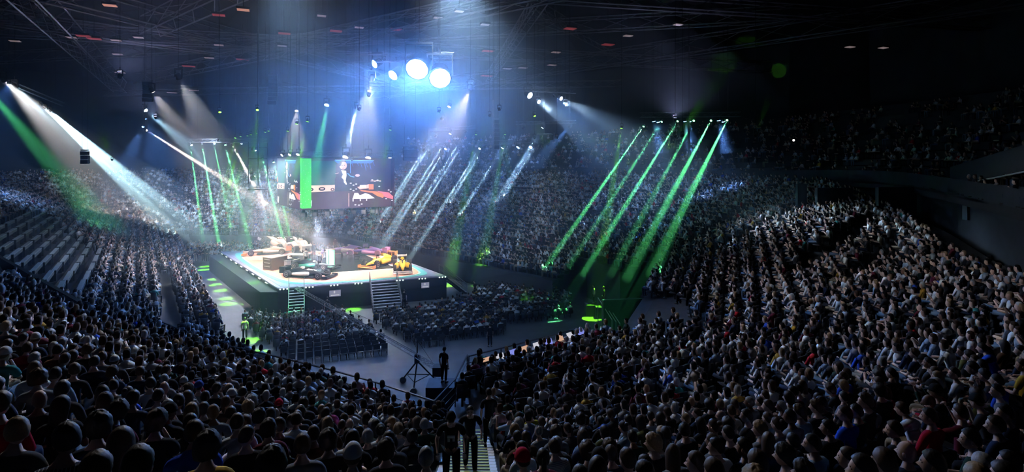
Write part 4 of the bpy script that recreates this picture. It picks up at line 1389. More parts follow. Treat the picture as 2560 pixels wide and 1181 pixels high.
def build_body(pname):
    pose = POSES[pname]
    j, up = limbs(pose)
    head = j.pop('_head')
    B = [('pelvis', 'belly'), ('belly', 'chest'), ('chest', 'collar'), ('collar', 'neck'), ('neck', 'skull'), ('collar', 'shr'), ('collar', 'shl')]
    fingers = []
    arms = pose['arms']
    shr, shl = Vector(j['shr'][:3]), Vector(j['shl'][:3])
    kn = 0.48
    if pose.get('stand'):
        wk = pose['arms'] == 'walk'
        kr, kl = (0.10, 0.06 if wk else 0.02, 0.50), (-0.10, 0.30 if wk else 0.02, 0.56 if wk else 0.5)
        fr, fl = (0.11, -0.10 if wk else 0, 0.09), (-0.11, 0.26 if wk else 0, 0.12 if wk else 0.09)
    else:
        kr, kl = (0.13, 0.36, 0.52), (-0.13, 0.36, 0.52)
        fr, fl = (0.14, 0.34, 0.09), (-0.14, 0.34, 0.09)
        if pose.get('cross'):
            kr = (0.06, 0.34, 0.60); fr = (-0.22, 0.42, 0.38)
    for s, sg, kk, ff in (('r', 1, kr, fr), ('l', -1, kl, fl)):
        hz = j['pelvis'][2]
        j['hip' + s] = (sg * 0.10, j['pelvis'][1] + 0.03, hz - (0.13 if pose.get('stand') else 0.02), 0.085 if pose.get('stand') else 0.09)
        j['knee' + s] = (*kk, 0.062)
        mid = (Vector(kk) + Vector(ff)) / 2
        j['calf' + s] = (mid.x, mid.y - 0.015, mid.z, 0.054)
        j['ankle' + s] = (*ff, 0.036)
        j['toe' + s] = (ff[0], ff[1] + 0.17, max(0.035, ff[2] - 0.05), 0.036, 0.028)
        B.extend([('pelvis', 'hip' + s), ('hip' + s, 'knee' + s), ('knee' + s, 'calf' + s), ('calf' + s, 'ankle' + s), ('ankle' + s, 'toe' + s)])
        sh = shr if sg > 0 else shl
        if arms == 'lap':
            el = sh + Vector((sg * 0.06, 0.08, -0.27)); wr = el + Vector((-sg * 0.12, 0.21, -0.02))
        elif arms == 'knees':
            el = sh + Vector((sg * 0.05, 0.13, -0.25)); wr = Vector((sg * 0.05, 0.42, 0.62))
        elif arms == 'chin':
            if sg > 0:
                el = sh + Vector((0.0, 0.18, -0.22)); wr = Vector((0.05, head[0] + 0.11, head[1] - 0.17))
            else:
                el = sh + Vector((-0.05, 0.10, -0.26)); wr = el + Vector((0.14, 0.2, -0.02))
        elif arms == 'phone':
            if sg > 0:
                el = sh + Vector((0.10, 0.22, -0.10)); wr = el + Vector((-0.06, 0.12, 0.23))
            else:
                el = sh + Vector((-0.10, 0.22, -0.10)); wr = el + Vector((0.06, 0.12, 0.23))
        elif arms == 'crossed':
            el = sh + Vector((sg * 0.07, 0.10, -0.26)); wr = el + Vector((-sg * 0.23, 0.12, 0.05 + 0.02 * sg))
        elif arms == 'walk':
            el = sh + Vector((sg * 0.10, -0.05, -0.26)); wr = el + Vector((-sg * 0.02, 0.20, -0.14))
        else:
            el = sh + Vector((sg * 0.05, -0.03, -0.29)); wr = el + Vector((-sg * 0.0, 0.06, -0.25))
        j['elb' + s] = (*el, 0.042)
        j['fore' + s] = (*(el.lerp(wr, 0.35)), 0.040)
        j[s + 'w'] = (*wr, 0.027, 0.022)
        B.extend([('sh' + s, 'elb' + s), ('elb' + s, 'fore' + s), ('fore' + s, s + 'w')])
        fingers += hand(j, B, s, wr, (wr - el), sg, 0.7 if arms in ('phone', 'knees', 'chin') else 0.35)
    thin = {'pelvis': 0.035, 'belly': 0.03, 'chest': 0.03, 'collar': 0.02, 'shr': 0.012, 'shl': 0.012, 'hipr': 0.022, 'hipl': 0.022, 'kneer': 0.012, 'kneel': 0.012, 'calfr': 0.012, 'calfl': 0.012}
    jb = {k: (*v[:3], v[3] - thin.get(k, 0), (v[4] if len(v) > 4 else v[3]) - thin.get(k, 0)) for k, v in j.items()}
    V, F, me = skin_mesh('b', jb, B)
    b = MB()
    b.add(V, F)
    bpy.data.meshes.remove(me)
    M = Matrix.Translation((0, head[0], head[1])) @ Matrix.Rotation(R(pose['yaw']), 4, 'Z') @ Matrix.Rotation(-max(0, pose.get('lean', 0)) * 0.25, 4, 'X')
    hb = head_vf()
    nb = len(b.f)
    b.add(to_head(M, hb), hb.f)
    b.m[nb:] = hb.m
    for tb in fingers:
        for i, (p, q) in enumerate(zip(tb[:-1], tb[1:])):
            b.tube(p, q, 0.010 - 0.001 * i, 0.009 - 0.001 * i, 5)
    body = mesh_vf('body', b.v, b.f, [M_SKIN['fair'], mat('face_detail', (0.05, 0.02, 0.018), 0.5)], b.m)
    # clothing
    g = 0.014
    tj = {k: j[k] for k in ('belly', 'pelvis', 'chest', 'collar', 'shr', 'shl')}
    tj = {k: (*v[:3], v[3] + g, v[4] + g if len(v) > 4 else v[3] + g) for k, v in tj.items()}
    tb_ = [('belly', 'pelvis'), ('belly', 'chest'), ('chest', 'collar'), ('collar', 'shr'), ('collar', 'shl'), ('collar', 'band')]
    ny_, nz_ = up(0.525, 0.0)
    tj['band'] = (0, ny_, nz_, 0.078, 0.074)
    if pose.get('stand'):
        hy_, hz2 = up(-0.13, 0.0)
        tj['hem'] = (0, hy_, hz2, 0.150, 0.125)
        tb_.append(('pelvis', 'hem'))
    slv = {}
    for ln in ('tee', 'long'):
        t2, b2 = dict(tj), list(tb_)
        for s in 'rl':
            a, e_, w_ = Vector(j['sh' + s][:3]), Vector(j['elb' + s][:3]), Vector(j[s + 'w'][:3])
            if ln == 'tee':
                m_ = a.lerp(e_, 0.72)
                t2['sl' + s] = (*m_, 0.066, 0.066)
                b2 += [('sh' + s, 'sl' + s)]
            else:
                t2['sl' + s] = (*e_, 0.056, 0.056)
                t2['cu' + s] = (*e_.lerp(w_, 0.9), 0.042, 0.042)
                b2 += [('sh' + s, 'sl' + s), ('sl' + s, 'cu' + s)]
        V, F, me = skin_mesh('s', t2, b2)
        bpy.data.meshes.remove(me)
        slv[ln] = mesh_vf('shirt_' + ln, V, F, cloth('black', (0.02, 0.02, 0.022)))
    t3 = {'pelvis': (*j['pelvis'][:3], 0.15, 0.125)}
    b3 = []
    for s in 'rl':
        for k, add in (('hip', 0.014), ('knee', 0.016), ('calf', 0.018)):
            v = j[k + s]
            t3[k + s] = (*v[:3], v[3] + add, v[3] + add)
        a = Vector(j['ankle' + s][:3]) + Vector((0, 0, 0.03))
        t3['an' + s] = (*a, 0.052, 0.052)
        b3 += [('pelvis', 'hip' + s), ('hip' + s, 'knee' + s), ('knee' + s, 'calf' + s), ('calf' + s, 'an' + s)]
    V, F, me = skin_mesh('t', t3, b3)
    bpy.data.meshes.remove(me)
    trousers = mesh_vf('trousers', V, F, cloth('navy', (0.02, 0.03, 0.06)))
    sh = MB()
    shoes = []
    for s in 'rl':
        q = MB()
        a = Vector(j['ankle' + s][:3])
        q.rings([[Vector((a.x + w * math.cos(2 * PI * k / 8), a.y + yy, max(0.0, a.z - 0.085) + hh * (0.5 + 0.5 * math.sin(2 * PI * k / 8)))) for k in range(8)] for yy, w, hh in ((-0.09, 0.03, 0.06), (-0.05, 0.045, 0.11), (0.06, 0.05, 0.09), (0.15, 0.048, 0.06), (0.19, 0.025, 0.04))])
        shoes.append(mesh_vf('shoe', q.v, q.f, cloth('shoe', (0.05, 0.05, 0.055))))
    return dict(body=body, tee=slv['tee'], long=slv['long'], trousers=trousers, shoes=shoes, M=M)


ARCH = {p: build_body(p) for p in POSES}
rndp = random.Random(11)
HAIRM = {}
for st_ in ('short', 'curly', 'bob', 'long', 'bun', 'ponytail', 'cropped', 'cap'):
    hb = hair_mb(st_, rndp)
    HAIRM[st_] = mesh_vf('hair_' + st_, hb.v, hb.f, HAIRC['black'])


def striped(name, a, b, scale):
    m = bpy.data.materials.new('cloth_' + name)
    m.use_nodes = True
    nt = m.node_tree
    bs = nt.nodes['Principled BSDF']
    bs.inputs['Roughness'].default_value = 0.9
    tc = nt.nodes.new('ShaderNodeTexCoord')
    w = nt.nodes.new('ShaderNodeTexWave')
    w.bands_direction = 'X' if 'pin' in name else 'Z'
    w.inputs['Scale'].default_value = scale
    w.inputs['Distortion'].default_value = 0.4
    cr = nt.nodes.new('ShaderNodeValToRGB')
    cr.color_ramp.interpolation = 'CONSTANT'
    cr.color_ramp.elements[0].color = (*a, 1)
    cr.color_ramp.elements[1].color = (*b, 1)
    cr.color_ramp.elements[1].position = 0.88 if 'pin' in name else 0.5
    nt.links.new(tc.outputs['Object'], w.inputs['Vector'])
    nt.links.new(w.outputs['Fac'], cr.inputs[0])
    nt.links.new(cr.outputs[0], bs.inputs['Base Color'])
    return m


SHIRTC = {'black': (0.014, 0.014, 0.016), 'navy': (0.012, 0.02, 0.05), 'charcoal': (0.05, 0.05, 0.055), 'dark green': (0.02, 0.05, 0.035), 'grey': (0.22, 0.23, 0.25), 'white': (0.62, 0.63, 0.65), 'pale blue': (0.28, 0.38, 0.5), 'maroon': (0.12, 0.015, 0.03),
          'red': (0.45, 0.012, 0.03), 'mustard': (0.45, 0.27, 0.03), 'yellow': (0.50, 0.45, 0.04), 'teal': (0.04, 0.22, 0.22), 'blue': (0.02, 0.08, 0.55), 'brown': (0.10, 0.055, 0.03), 'beige': (0.40, 0.33, 0.25), 'pink': (0.45, 0.08, 0.22), 'olive': (0.10, 0.11, 0.04)}
CL = {k: cloth(k.replace(' ', '_'), v) for k, v in SHIRTC.items()}
CL['pinstriped navy'] = striped('pinstripe', (0.012, 0.016, 0.04), (0.5, 0.5, 0.5), 12)
CL['striped white'] = striped('stripe', (0.5, 0.55, 0.55), (0.22, 0.25, 0.27), 14)
DEN = {'denim': cloth('denim', (0.12, 0.19, 0.28)), 'navy': cloth('trouser_navy', (0.015, 0.03, 0.07)), 'black': cloth('trouser_black', (0.012, 0.012, 0.014)), 'grey': cloth('trouser_grey', (0.12, 0.12, 0.13)), 'beige': cloth('trouser_beige', (0.3, 0.24, 0.16))}
CAPC = {k: cloth('cap_' + k, c) for k, c in (('red', (0.5, 0.01, 0.04)), ('white', (0.7, 0.7, 0.72)), ('black', (0.02, 0.02, 0.02)), ('blue', (0.03, 0.07, 0.3)))}


def person(x, y, z, rz, pose='lap', shirt='black', sleeve='tee', trousers='black', hair='short', hairc='black', skin='fair', scale=1.0, lod=0):
    A = ARCH[pose]
    t = thing('person', None, 'person', (x, y, z), rz)
    t.scale = (scale, scale, scale)

    def add(nm, me, m):
        o = bpy.data.objects.new(nm, me)
        C.objects.link(o)
        o.parent = t
        o.material_slots[0].link = 'OBJECT'
        o.material_slots[0].material = m
        return o
    add('body', A['body'], M_SKIN[skin])
    add('shirt' if sleeve == 'tee' else 'jacket', A[sleeve], CL[shirt])
    if lod < 2:
        add('trousers', A['trousers'], DEN[trousers])
    if lod < 1:
        for s in A['shoes']:
            add('shoe', s, cloth('shoe', (0.05, 0.05, 0.055)))
    if hair != 'bald':
        h = add('cap' if hair == 'cap' else 'hair', HAIRM[hair], CAPC[hairc] if hair == 'cap' else HAIRC[hairc])
        h.matrix_local = A['M']
        if hair == 'cap':
            h2 = add('hair', HAIRM['cropped'], HAIRC['brown'])
            h2.matrix_local = A['M']
    return t
# ------------------------------------------------------------------ where people sit
FOC = np.array([-20.5, 62.0])          # what everyone looks at
rg = np.random.RandomState(5)
SPACING = 0.56


def seg_dist(xy, a, b):
    a, b = np.array(a, float), np.array(b, float)
    t = np.clip(((xy - a) @ (b - a)) / ((b - a) @ (b - a)), 0, 1)
    return np.linalg.norm(xy - (a + t[:, None] * (b - a)), axis=1)


# aisles: two photo points on the bank surface each
AISLE_PX = [((2175, 566), (1985, 700), 0.8), ((1990, 535), (1760, 660), 0.7), ((1850, 540), (1545, 720), 0.9), ((1700, 505), (1500, 640), 0.6), ((1560, 500), (1330, 640), 0.5),
            ((225, 425), (440, 565), 0.9), ((402, 690), (432, 870), 0.55), ((330, 430), (520, 520), 0.6), ((640, 430), (600, 590), 0.6), ((900, 520), (860, 600), 0.6), ((1130, 500), (1010, 600), 0.6),
            ((2240, 620), (2110, 720), 0.6)]
AISLES = [((-0.35, 2.0), (-1.55, 20.5), 0.85)]
for a, b, w in AISLE_PX:
    pa, pb = hit(*a), hit(*b)
    if pa and pb:
        AISLES.append((pa, pb, w))
# block of empty desks on the left bank: quadrilateral
DESK = [hit(*p, 0.8) for p in ((-60, 640), (-60, 560), (95, 520), (262, 628), (180, 752))]
HOLE = [hit(*p, 0.5) for p in ((1500, 720), (1700, 735), (1760, 800), (1560, 830))]


def inpoly(xy, poly):
    r = np.zeros(len(xy), bool)
    n = len(poly)
    for i in range(n):
        a, b = poly[i], poly[(i + 1) % n]
        c = ((a[1] > xy[:, 1]) != (b[1] > xy[:, 1]))
        with np.errstate(divide='ignore', invalid='ignore'):
            xi = (b[0] - a[0]) * (xy[:, 1] - a[1]) / (b[1] - a[1] + 1e-12) + a[0]
        r ^= c & (xy[:, 0] < xi)
    return r


# named people placed one by one: photo point of the head, the size of the head in pixels gives the distance
HERO = [  # px, py(head centre), head height px, pose, shirt, sleeve, trousers, hair, haircolour, skin, label
    (96, 945, 66, 'lapL', 'grey', 'tee', 'navy', 'curly', 'brown', 'fair', 'dark-haired person in a grey polo shirt near the lower left edge, seen from behind'),
    (165, 1098, 92, 'lapL', 'pinstriped navy', 'long', 'navy', 'short', 'black', 'tan', 'person with short black hair in a navy pinstriped jacket, bottom left'),
    (2, 1010, 70, 'lap', 'red', 'long', 'navy', 'short', 'brown', 'fair', 'person in a red jacket cut by the left edge of the photo'),
    (12, 893, 50, 'chin', 'teal', 'tee', 'denim', 'cap', 'white', 'fair', 'person in a white cap and green shirt at the left edge'),
    (246, 1066, 62, 'lapL', 'navy', 'tee', 'navy', 'curly', 'black', 'fair', 'curly-haired person in a navy shirt with pale collar, right of the pinstriped jacket'),
    (186, 925, 48, 'lapL', 'black', 'long', 'black', 'short', 'brown', 'fair', 'brown-haired person in a black jacket behind the grey polo shirt'),
    (262, 1005, 50, 'lap', 'black', 'tee', 'black', 'long', 'brown', 'fair', 'long-haired person in black above the curly head with pale collar'),
    (302, 1110, 52, 'lap', 'black', 'tee', 'black', 'long', 'brown', 'fair', 'long-haired person in black at the bottom, third from the left corner'),
    (392, 1066, 56, 'chin', 'black', 'tee', 'denim', 'curly', 'brown', 'fair', 'curly-haired person leaning a hand on the chin beside raised denim knees'),
    (345, 1165, 62, 'lap', 'charcoal', 'tee', 'black', 'short', 'black', 'fair', 'dark head at the bottom edge holding a lit phone, left part'),
    (518, 1118, 52, 'lap', 'mustard', 'tee', 'black', 'curly', 'black', 'tan', 'person in a mustard shirt at the bottom edge, left of centre'),
    (617, 1088, 48, 'lapR', 'black', 'tee', 'black', 'cropped', 'brown', 'fair', 'person with cropped hair in a black shirt right of the mustard shirt'),
    (678, 1165, 55, 'lap', 'white', 'tee', 'black', 'curly', 'black', 'fair', 'curly dark head at the bottom edge with a white shirt'),
    (784, 1085, 38, 'lap', 'brown', 'tee', 'black', 'short', 'brown', 'tan', 'bare-necked person in a brown top, middle bottom'),
    (872, 1092, 40, 'lap', 'white', 'tee', 'denim', 'short', 'black', 'fair', 'broad person in a pale grey shirt at the bottom middle'),
    (882, 1140, 44, 'lap', 'grey', 'tee', 'black', 'cap', 'white', 'fair', 'person in a grey cap just below the pale grey shirt'),
    (965, 1125, 56, 'lap', 'black', 'long', 'black', 'curly', 'black', 'fair', 'bulky dark curly head at the bottom, left of the stair climber'),
    (1065, 1145, 38, 'lap', 'charcoal', 'tee', 'black', 'cropped', 'grey', 'fair', 'grey-haired person beside the stair aisle at the bottom'),
    (697, 1012, 24, 'lap', 'black', 'tee', 'black', 'cap', 'red', 'fair', 'person in a red cap in the middle of the left lower rows'),
    (573, 935, 22, 'lapR', 'grey', 'tee', 'black', 'short', 'grey', 'fair', 'white-haired person in the rows under the left railing'),
    (410, 950, 26, 'lap', 'grey', 'tee', 'black', 'cropped', 'grey', 'fair', 'white-haired person left of the middle rows'),
    (821, 1020, 22, 'lap', 'pink', 'tee', 'black', 'short', 'brown', 'fair', 'person in a pink shirt in the middle lower rows'),
    (376, 960, 30, 'lapL', 'white', 'tee', 'black', 'short', 'black', 'fair', 'dark-haired person in a white shirt, left lower rows'),
    (240, 1160, 60, 'back', 'navy', 'long', 'denim', 'short', 'brown', 'fair', 'person in navy with blue knees at the bottom edge, left part'),
    (1385, 1118, 42, 'lap', 'striped white', 'tee', 'denim', 'short', 'brown', 'fair', 'person in a striped white shirt at the bottom, right of the stairs'),
    (1306, 1148, 36, 'lap', 'black', 'tee', 'black', 'cap', 'red', 'fair', 'person in a red cap at the bottom, right of the stair aisle'),
    (1326, 1035, 28, 'lap', 'yellow', 'tee', 'black', 'short', 'black', 'fair', 'person in a yellow shirt right of the stair aisle'),
    (1272, 1042, 26, 'phone', 'pale blue', 'tee', 'black', 'short', 'black', 'fair', 'person in a pale blue shirt raising both hands beside the aisle'),
    (1400, 1010, 24, 'forward', 'grey', 'tee', 'black', 'short', 'black', 'fair', 'person in a grey shirt leaning forward, right lower rows'),
    (1460, 1085, 32, 'lapL', 'pale blue', 'tee', 'black', 'short', 'black', 'fair', 'person in a pale blue shirt, second group right of the stairs'),
    (1570, 1052, 30, 'lap', 'pale blue', 'tee', 'black', 'short', 'black', 'fair', 'dark-haired person in a pale blue tee, lower rows right of the yellow shirt'),
    (1646, 1105, 42, 'lapR', 'black', 'tee', 'black', 'curly', 'black', 'fair', 'dark curly-haired person in profile, bottom right of centre'),
    (1790, 1118, 44, 'lapL', 'white', 'tee', 'black', 'short', 'black', 'fair', 'person in white looking left at the bottom, right of centre'),
    (1740, 1158, 50, 'lapL', 'charcoal', 'tee', 'black', 'short', 'brown', 'fair', 'head at the bottom edge below the person in white'),
    (1860, 1118, 46, 'lapL', 'black', 'tee', 'black', 'short', 'black', 'tan', 'dark head in profile at the bottom, before the right corner group'),
    (1960, 1140, 56, 'lapL', 'black', 'tee', 'black', 'curly', 'black', 'fair', 'curly-haired person in profile at the bottom right'),
    (2030, 1110, 58, 'lapL', 'pale blue', 'long', 'black', 'short', 'black', 'fair', 'person in a pale blue hooded jacket at the bottom right'),
    (2120, 1145, 62, 'lapL', 'black', 'tee', 'black', 'cropped', 'brown', 'fair', 'person with cropped hair resting an arm, bottom right'),
    (2235, 1075, 56, 'lapL', 'black', 'tee', 'navy', 'short', 'brown', 'fair', 'tall person in black next to the red jersey, lower right'),
    (2322, 1042, 60, 'lapL', 'red', 'long', 'black', 'short', 'black', 'fair', 'person in a bright red jersey, lower right'),
    (2425, 1098, 92, 'lapL', 'dark green', 'tee', 'black', 'short', 'black', 'fair', 'large dark head with beard in the bottom right corner'),
    (2488, 1065, 62, 'lapL', 'navy', 'tee', 'black', 'short', 'brown', 'fair', 'pale profile face near the right edge, left of another one'),
    (2512, 1035, 72, 'lapL', 'navy', 'long', 'black', 'short', 'black', 'fair', 'pale profile face nearest the right edge'),
    (2400, 1030, 48, 'phone', 'maroon', 'tee', 'black', 'short', 'brown', 'fair', 'person in a maroon shirt raising a hand, lower right'),
    (2385, 935, 34, 'lapL', 'white', 'tee', 'black', 'short', 'black', 'fair', 'person in black with white collar, right rows'),
    (2455, 880, 30, 'forward', 'blue', 'tee', 'navy', 'short', 'black', 'fair', 'person in a bright blue shirt near the right edge'),
    (2555, 915, 34, 'lapL', 'mustard', 'tee', 'black', 'short', 'brown', 'tan', 'person in orange cut by the right edge'),
    (2070, 1070, 36, 'lapL', 'black', 'tee', 'black', 'short', 'black', 'fair', 'dark-haired person in black above the pale hooded jacket'),
    (2140, 1030, 34, 'lapL', 'dark green', 'tee', 'black', 'short', 'black', 'fair', 'person in profile in a dark green top, lower right rows'),
    (2285, 885, 26, 'lapL', 'navy', 'tee', 'denim', 'curly', 'brown', 'fair', 'person with pale jeans stretched forward, right rows'),
]
TAKEN = []
PEOPLE = []                      # every individual: (object, x, y, z, head px, description words)


def facing(x, y):
    return math.atan2(FOC[1] - y, FOC[0] - x) - PI / 2


SEAT_H = 0.46
seat_back = MB()
seat_back.rings([[Vector((x, -0.26 - 0.02 * s_, z)) for x, z in ((-0.22, 0.46), (0.22, 0.46), (0.21, 0.72), (0.14, 0.76), (-0.14, 0.76), (-0.21, 0.72))] for s_ in (0, 2)])
M_SEAT = mat('seat_black', (0.03, 0.032, 0.038), 0.6)


def stadium_seat_proto():
    t = thing('stadium_seat', None, 'seat')
    seat_back.build('backrest', M_SEAT, t)
    b = MB(); b.box((0, -0.04, 0.40), (0.44, 0.42, 0.06)); b.build('seat', M_SEAT, t)
    b = MB(); b.box((0, -0.2, 0.2), (0.06, 0.08, 0.42)); b.build('pedestal', M_BLACK, t)
    return t


SEATP = [None]


def put_seat(x, y, z, rz):
    if SEATP[0] is None:
        SEATP[0] = o = stadium_seat_proto()
        CHILDREN[o.name] = list(o.children)
    else:
        o = copy_tree(SEATP[0])
    o.location = (x, y, z)
    o.rotation_euler = (0, 0, rz)
    o['label'] = 'black tip-up stadium seat beneath a seated spectator in the near rows'
    o['group'] = 'tip-up seats of the near rows'
    return o


for px, py, hp, pose, shirt, slv, tr, hair, hc, sk, lab in HERO:
    A = ARCH[pose]['M'].translation
    D0 = 0.25 * F_PX / hp * 0.97
    w = hit(px, py, A.z, D0 * 0.62) or hit(px, py, A.z)
    rz = facing(*w) + R(rndp.uniform(-8, 8))
    off = Matrix.Rotation(rz, 3, 'Z') @ Vector((A.x, A.y, 0))
    x, y = w[0] - off.x, w[1] - off.y
    z = h1(x, y)
    o = person(x, y, z, rz, pose, shirt, slv, tr, hair, hc, sk)
    o['label'] = lab
    TAKEN.append((x, y))
    PEOPLE.append((o, x, y, z))
    put_seat(x, y, z, rz)
# ------------------------------------------------------------------ all other seats of the lower tier
def bank_positions():
    out = []
    for r in range(-7, NROW_OUT):
        d = r * ROW + 0.45
        xy, e, ok = contour(d, SPACING, rg.rand(), 0.05)
        ok = ok & (np.array(START)[e] <= d - 0.3)
        xy, e = xy[ok], e[ok]
        if not len(xy):
            continue
        xy = xy + rg.randn(len(xy), 2) * 0.05
        out.append(np.concatenate([xy, np.full((len(xy), 1), r), e[:, None]], 1))
    return np.concatenate(out)


POS = bank_positions()
z = H(POS[:, :2])
keep = POS[:, 1] > 2.4
px = 1280 + F_PX * POS[:, 0] / np.maximum(POS[:, 1], 0.1)
py = HOR + F_PX * (CAMZ - z - 1.2) / np.maximum(POS[:, 1], 0.1)
keep &= (px > -140) & (px < 2700) & (py < 1290)
xy = POS[:, :2]
for a, b, w in AISLES:
    keep &= seg_dist(xy, a, b) > w
keep &= ~inpoly(xy, DESK)
keep &= ~inpoly(xy, HOLE)
# some seats stay empty
keep &= rg.rand(len(POS)) > 0.035
T = np.array(TAKEN)
near = np.array([np.min(np.linalg.norm(T - p, axis=1)) if p[1] < 18 else 9 for p in xy])
keep &= near > 0.50
# nobody right in front of the lens
keep &= ~((np.hypot(xy[:, 0], xy[:, 1]) < 5.0))
keep &= ~((near < 0.62) & (xy[:, 1] < 9))
POS, zz = POS[keep], z[keep]
order = np.argsort(POS[:, 1])
POS, zz = POS[order], zz[order]
print('bank positions', len(POS))
N_IND = 292 - len(HERO)

PALN = [('black', .36), ('charcoal', .14), ('navy', .13), ('white', .08), ('grey', .09), ('pale blue', .03), ('dark green', .04), ('maroon', .03), ('brown', .03), ('olive', .02), ('beige', .02), ('red', .01), ('teal', .01), ('blue', .01)]
names = [p[0] for p in PALN]
probs = np.array([p[1] for p in PALN]); probs /= probs.sum()
LABELS = {}


def rowword(n):
    o = ['front', 'second', 'third', 'fourth', 'fifth', 'sixth', 'seventh', 'eighth', 'ninth', 'tenth', 'eleventh', 'twelfth', 'thirteenth', 'fourteenth', 'fifteenth', 'sixteenth', 'seventeenth', 'eighteenth', 'nineteenth', 'twentieth', 'top', 'top', 'top']
    return o[max(0, min(n, 22))]


def zone(px):
    for lim, s in ((150, 'at the left edge'), (330, 'far left'), (520, 'left'), (700, 'left of centre'), (880, 'in the middle'), (1000, 'left of the aisle'), (1130, 'beside the stair aisle'), (1400, 'just right of the stairs'), (1600, 'right of the stairs'),
                   (1800, 'right of centre'), (2000, 'right'), (2200, 'farther right'), (2400, 'far right')):
        if px < lim:
            return s
    return 'at the right edge'


hw = {'short': 'short {} hair', 'curly': 'curly {} hair', 'bob': '{} bob hair', 'long': 'long {} hair', 'bun': '{} hair bun', 'ponytail': '{} ponytail', 'cropped': 'cropped {} hair', 'cap': '{} cap'}
ind = 0
for i in range(N_IND):
    x, y, r, e = POS[i]
    zf = zz[i]
    u = rg.rand
    pose = ['lap', 'lap', 'lapL', 'lapR', 'forward', 'chin', 'crossed', 'back', 'phone'][rg.choice(9, p=[.22, .12, .18, .1, .12, .1, .09, .05, .02])]
    if x > 4 and pose in ('lap', 'lapR') and u() < 0.5:
        pose = 'lapL'
    shirt = names[rg.choice(len(names), p=probs)]
    hair = ['short', 'curly', 'bob', 'long', 'bun', 'ponytail', 'cropped', 'cap', 'bald'][rg.choice(9, p=[.34, .14, .07, .12, .04, .05, .15, .06, .03])]
    hc = ['black', 'brown', 'blond', 'grey'][rg.choice(4, p=[.42, .40, .08, .10])]
    if hair == 'cap':
        hc = ['black', 'white', 'blue'][rg.choice(3)]
    sk = ['fair', 'tan', 'brown'][rg.choice(3, p=[.7, .2, .1])]
    tr = ['denim', 'navy', 'black', 'grey', 'beige'][rg.choice(5, p=[.3, .2, .3, .1, .1])]
    slv = 'long' if u() < 0.35 else 'tee'
    rz = facing(x, y) + R((u() - .5) * 24)
    sc = 0.93 + 0.13 * u()
    lod = 0 if y < 7 else 1 if y < 11 else 2
    o = person(x, y, zf, rz, pose, shirt, slv, tr, hair, hc, sk, sc, 0 if y < 7 else 1)
    ppx, _ = proj(x, y, zf + 1.2)
    h_ = 'bald head' if hair == 'bald' else hw[hair].format(hc)
    lab = 'person with %s, %s %s, %s row up, %s' % (h_, shirt, 'shirt' if slv == 'tee' else 'jacket', rowword(int(r) + (1 if e in (0, 1) else 0)), zone(ppx))
    lab = ' '.join(lab.split()[:16])
    LABELS.setdefault(lab, []).append(o)
    PEOPLE.append((o, x, y, zf))
    put_seat(x, y, zf, rz)
for lab, os_ in LABELS.items():
    for o in os_:
        o['label'] = lab
        o['group'] = 'spectators of the near rows' if len(os_) == 1 else 'alike: ' + lab[:60]
# all of one spectator group
for o, *_ in PEOPLE:
    if 'group' not in o:
        o['group'] = 'spectators of the near rows'


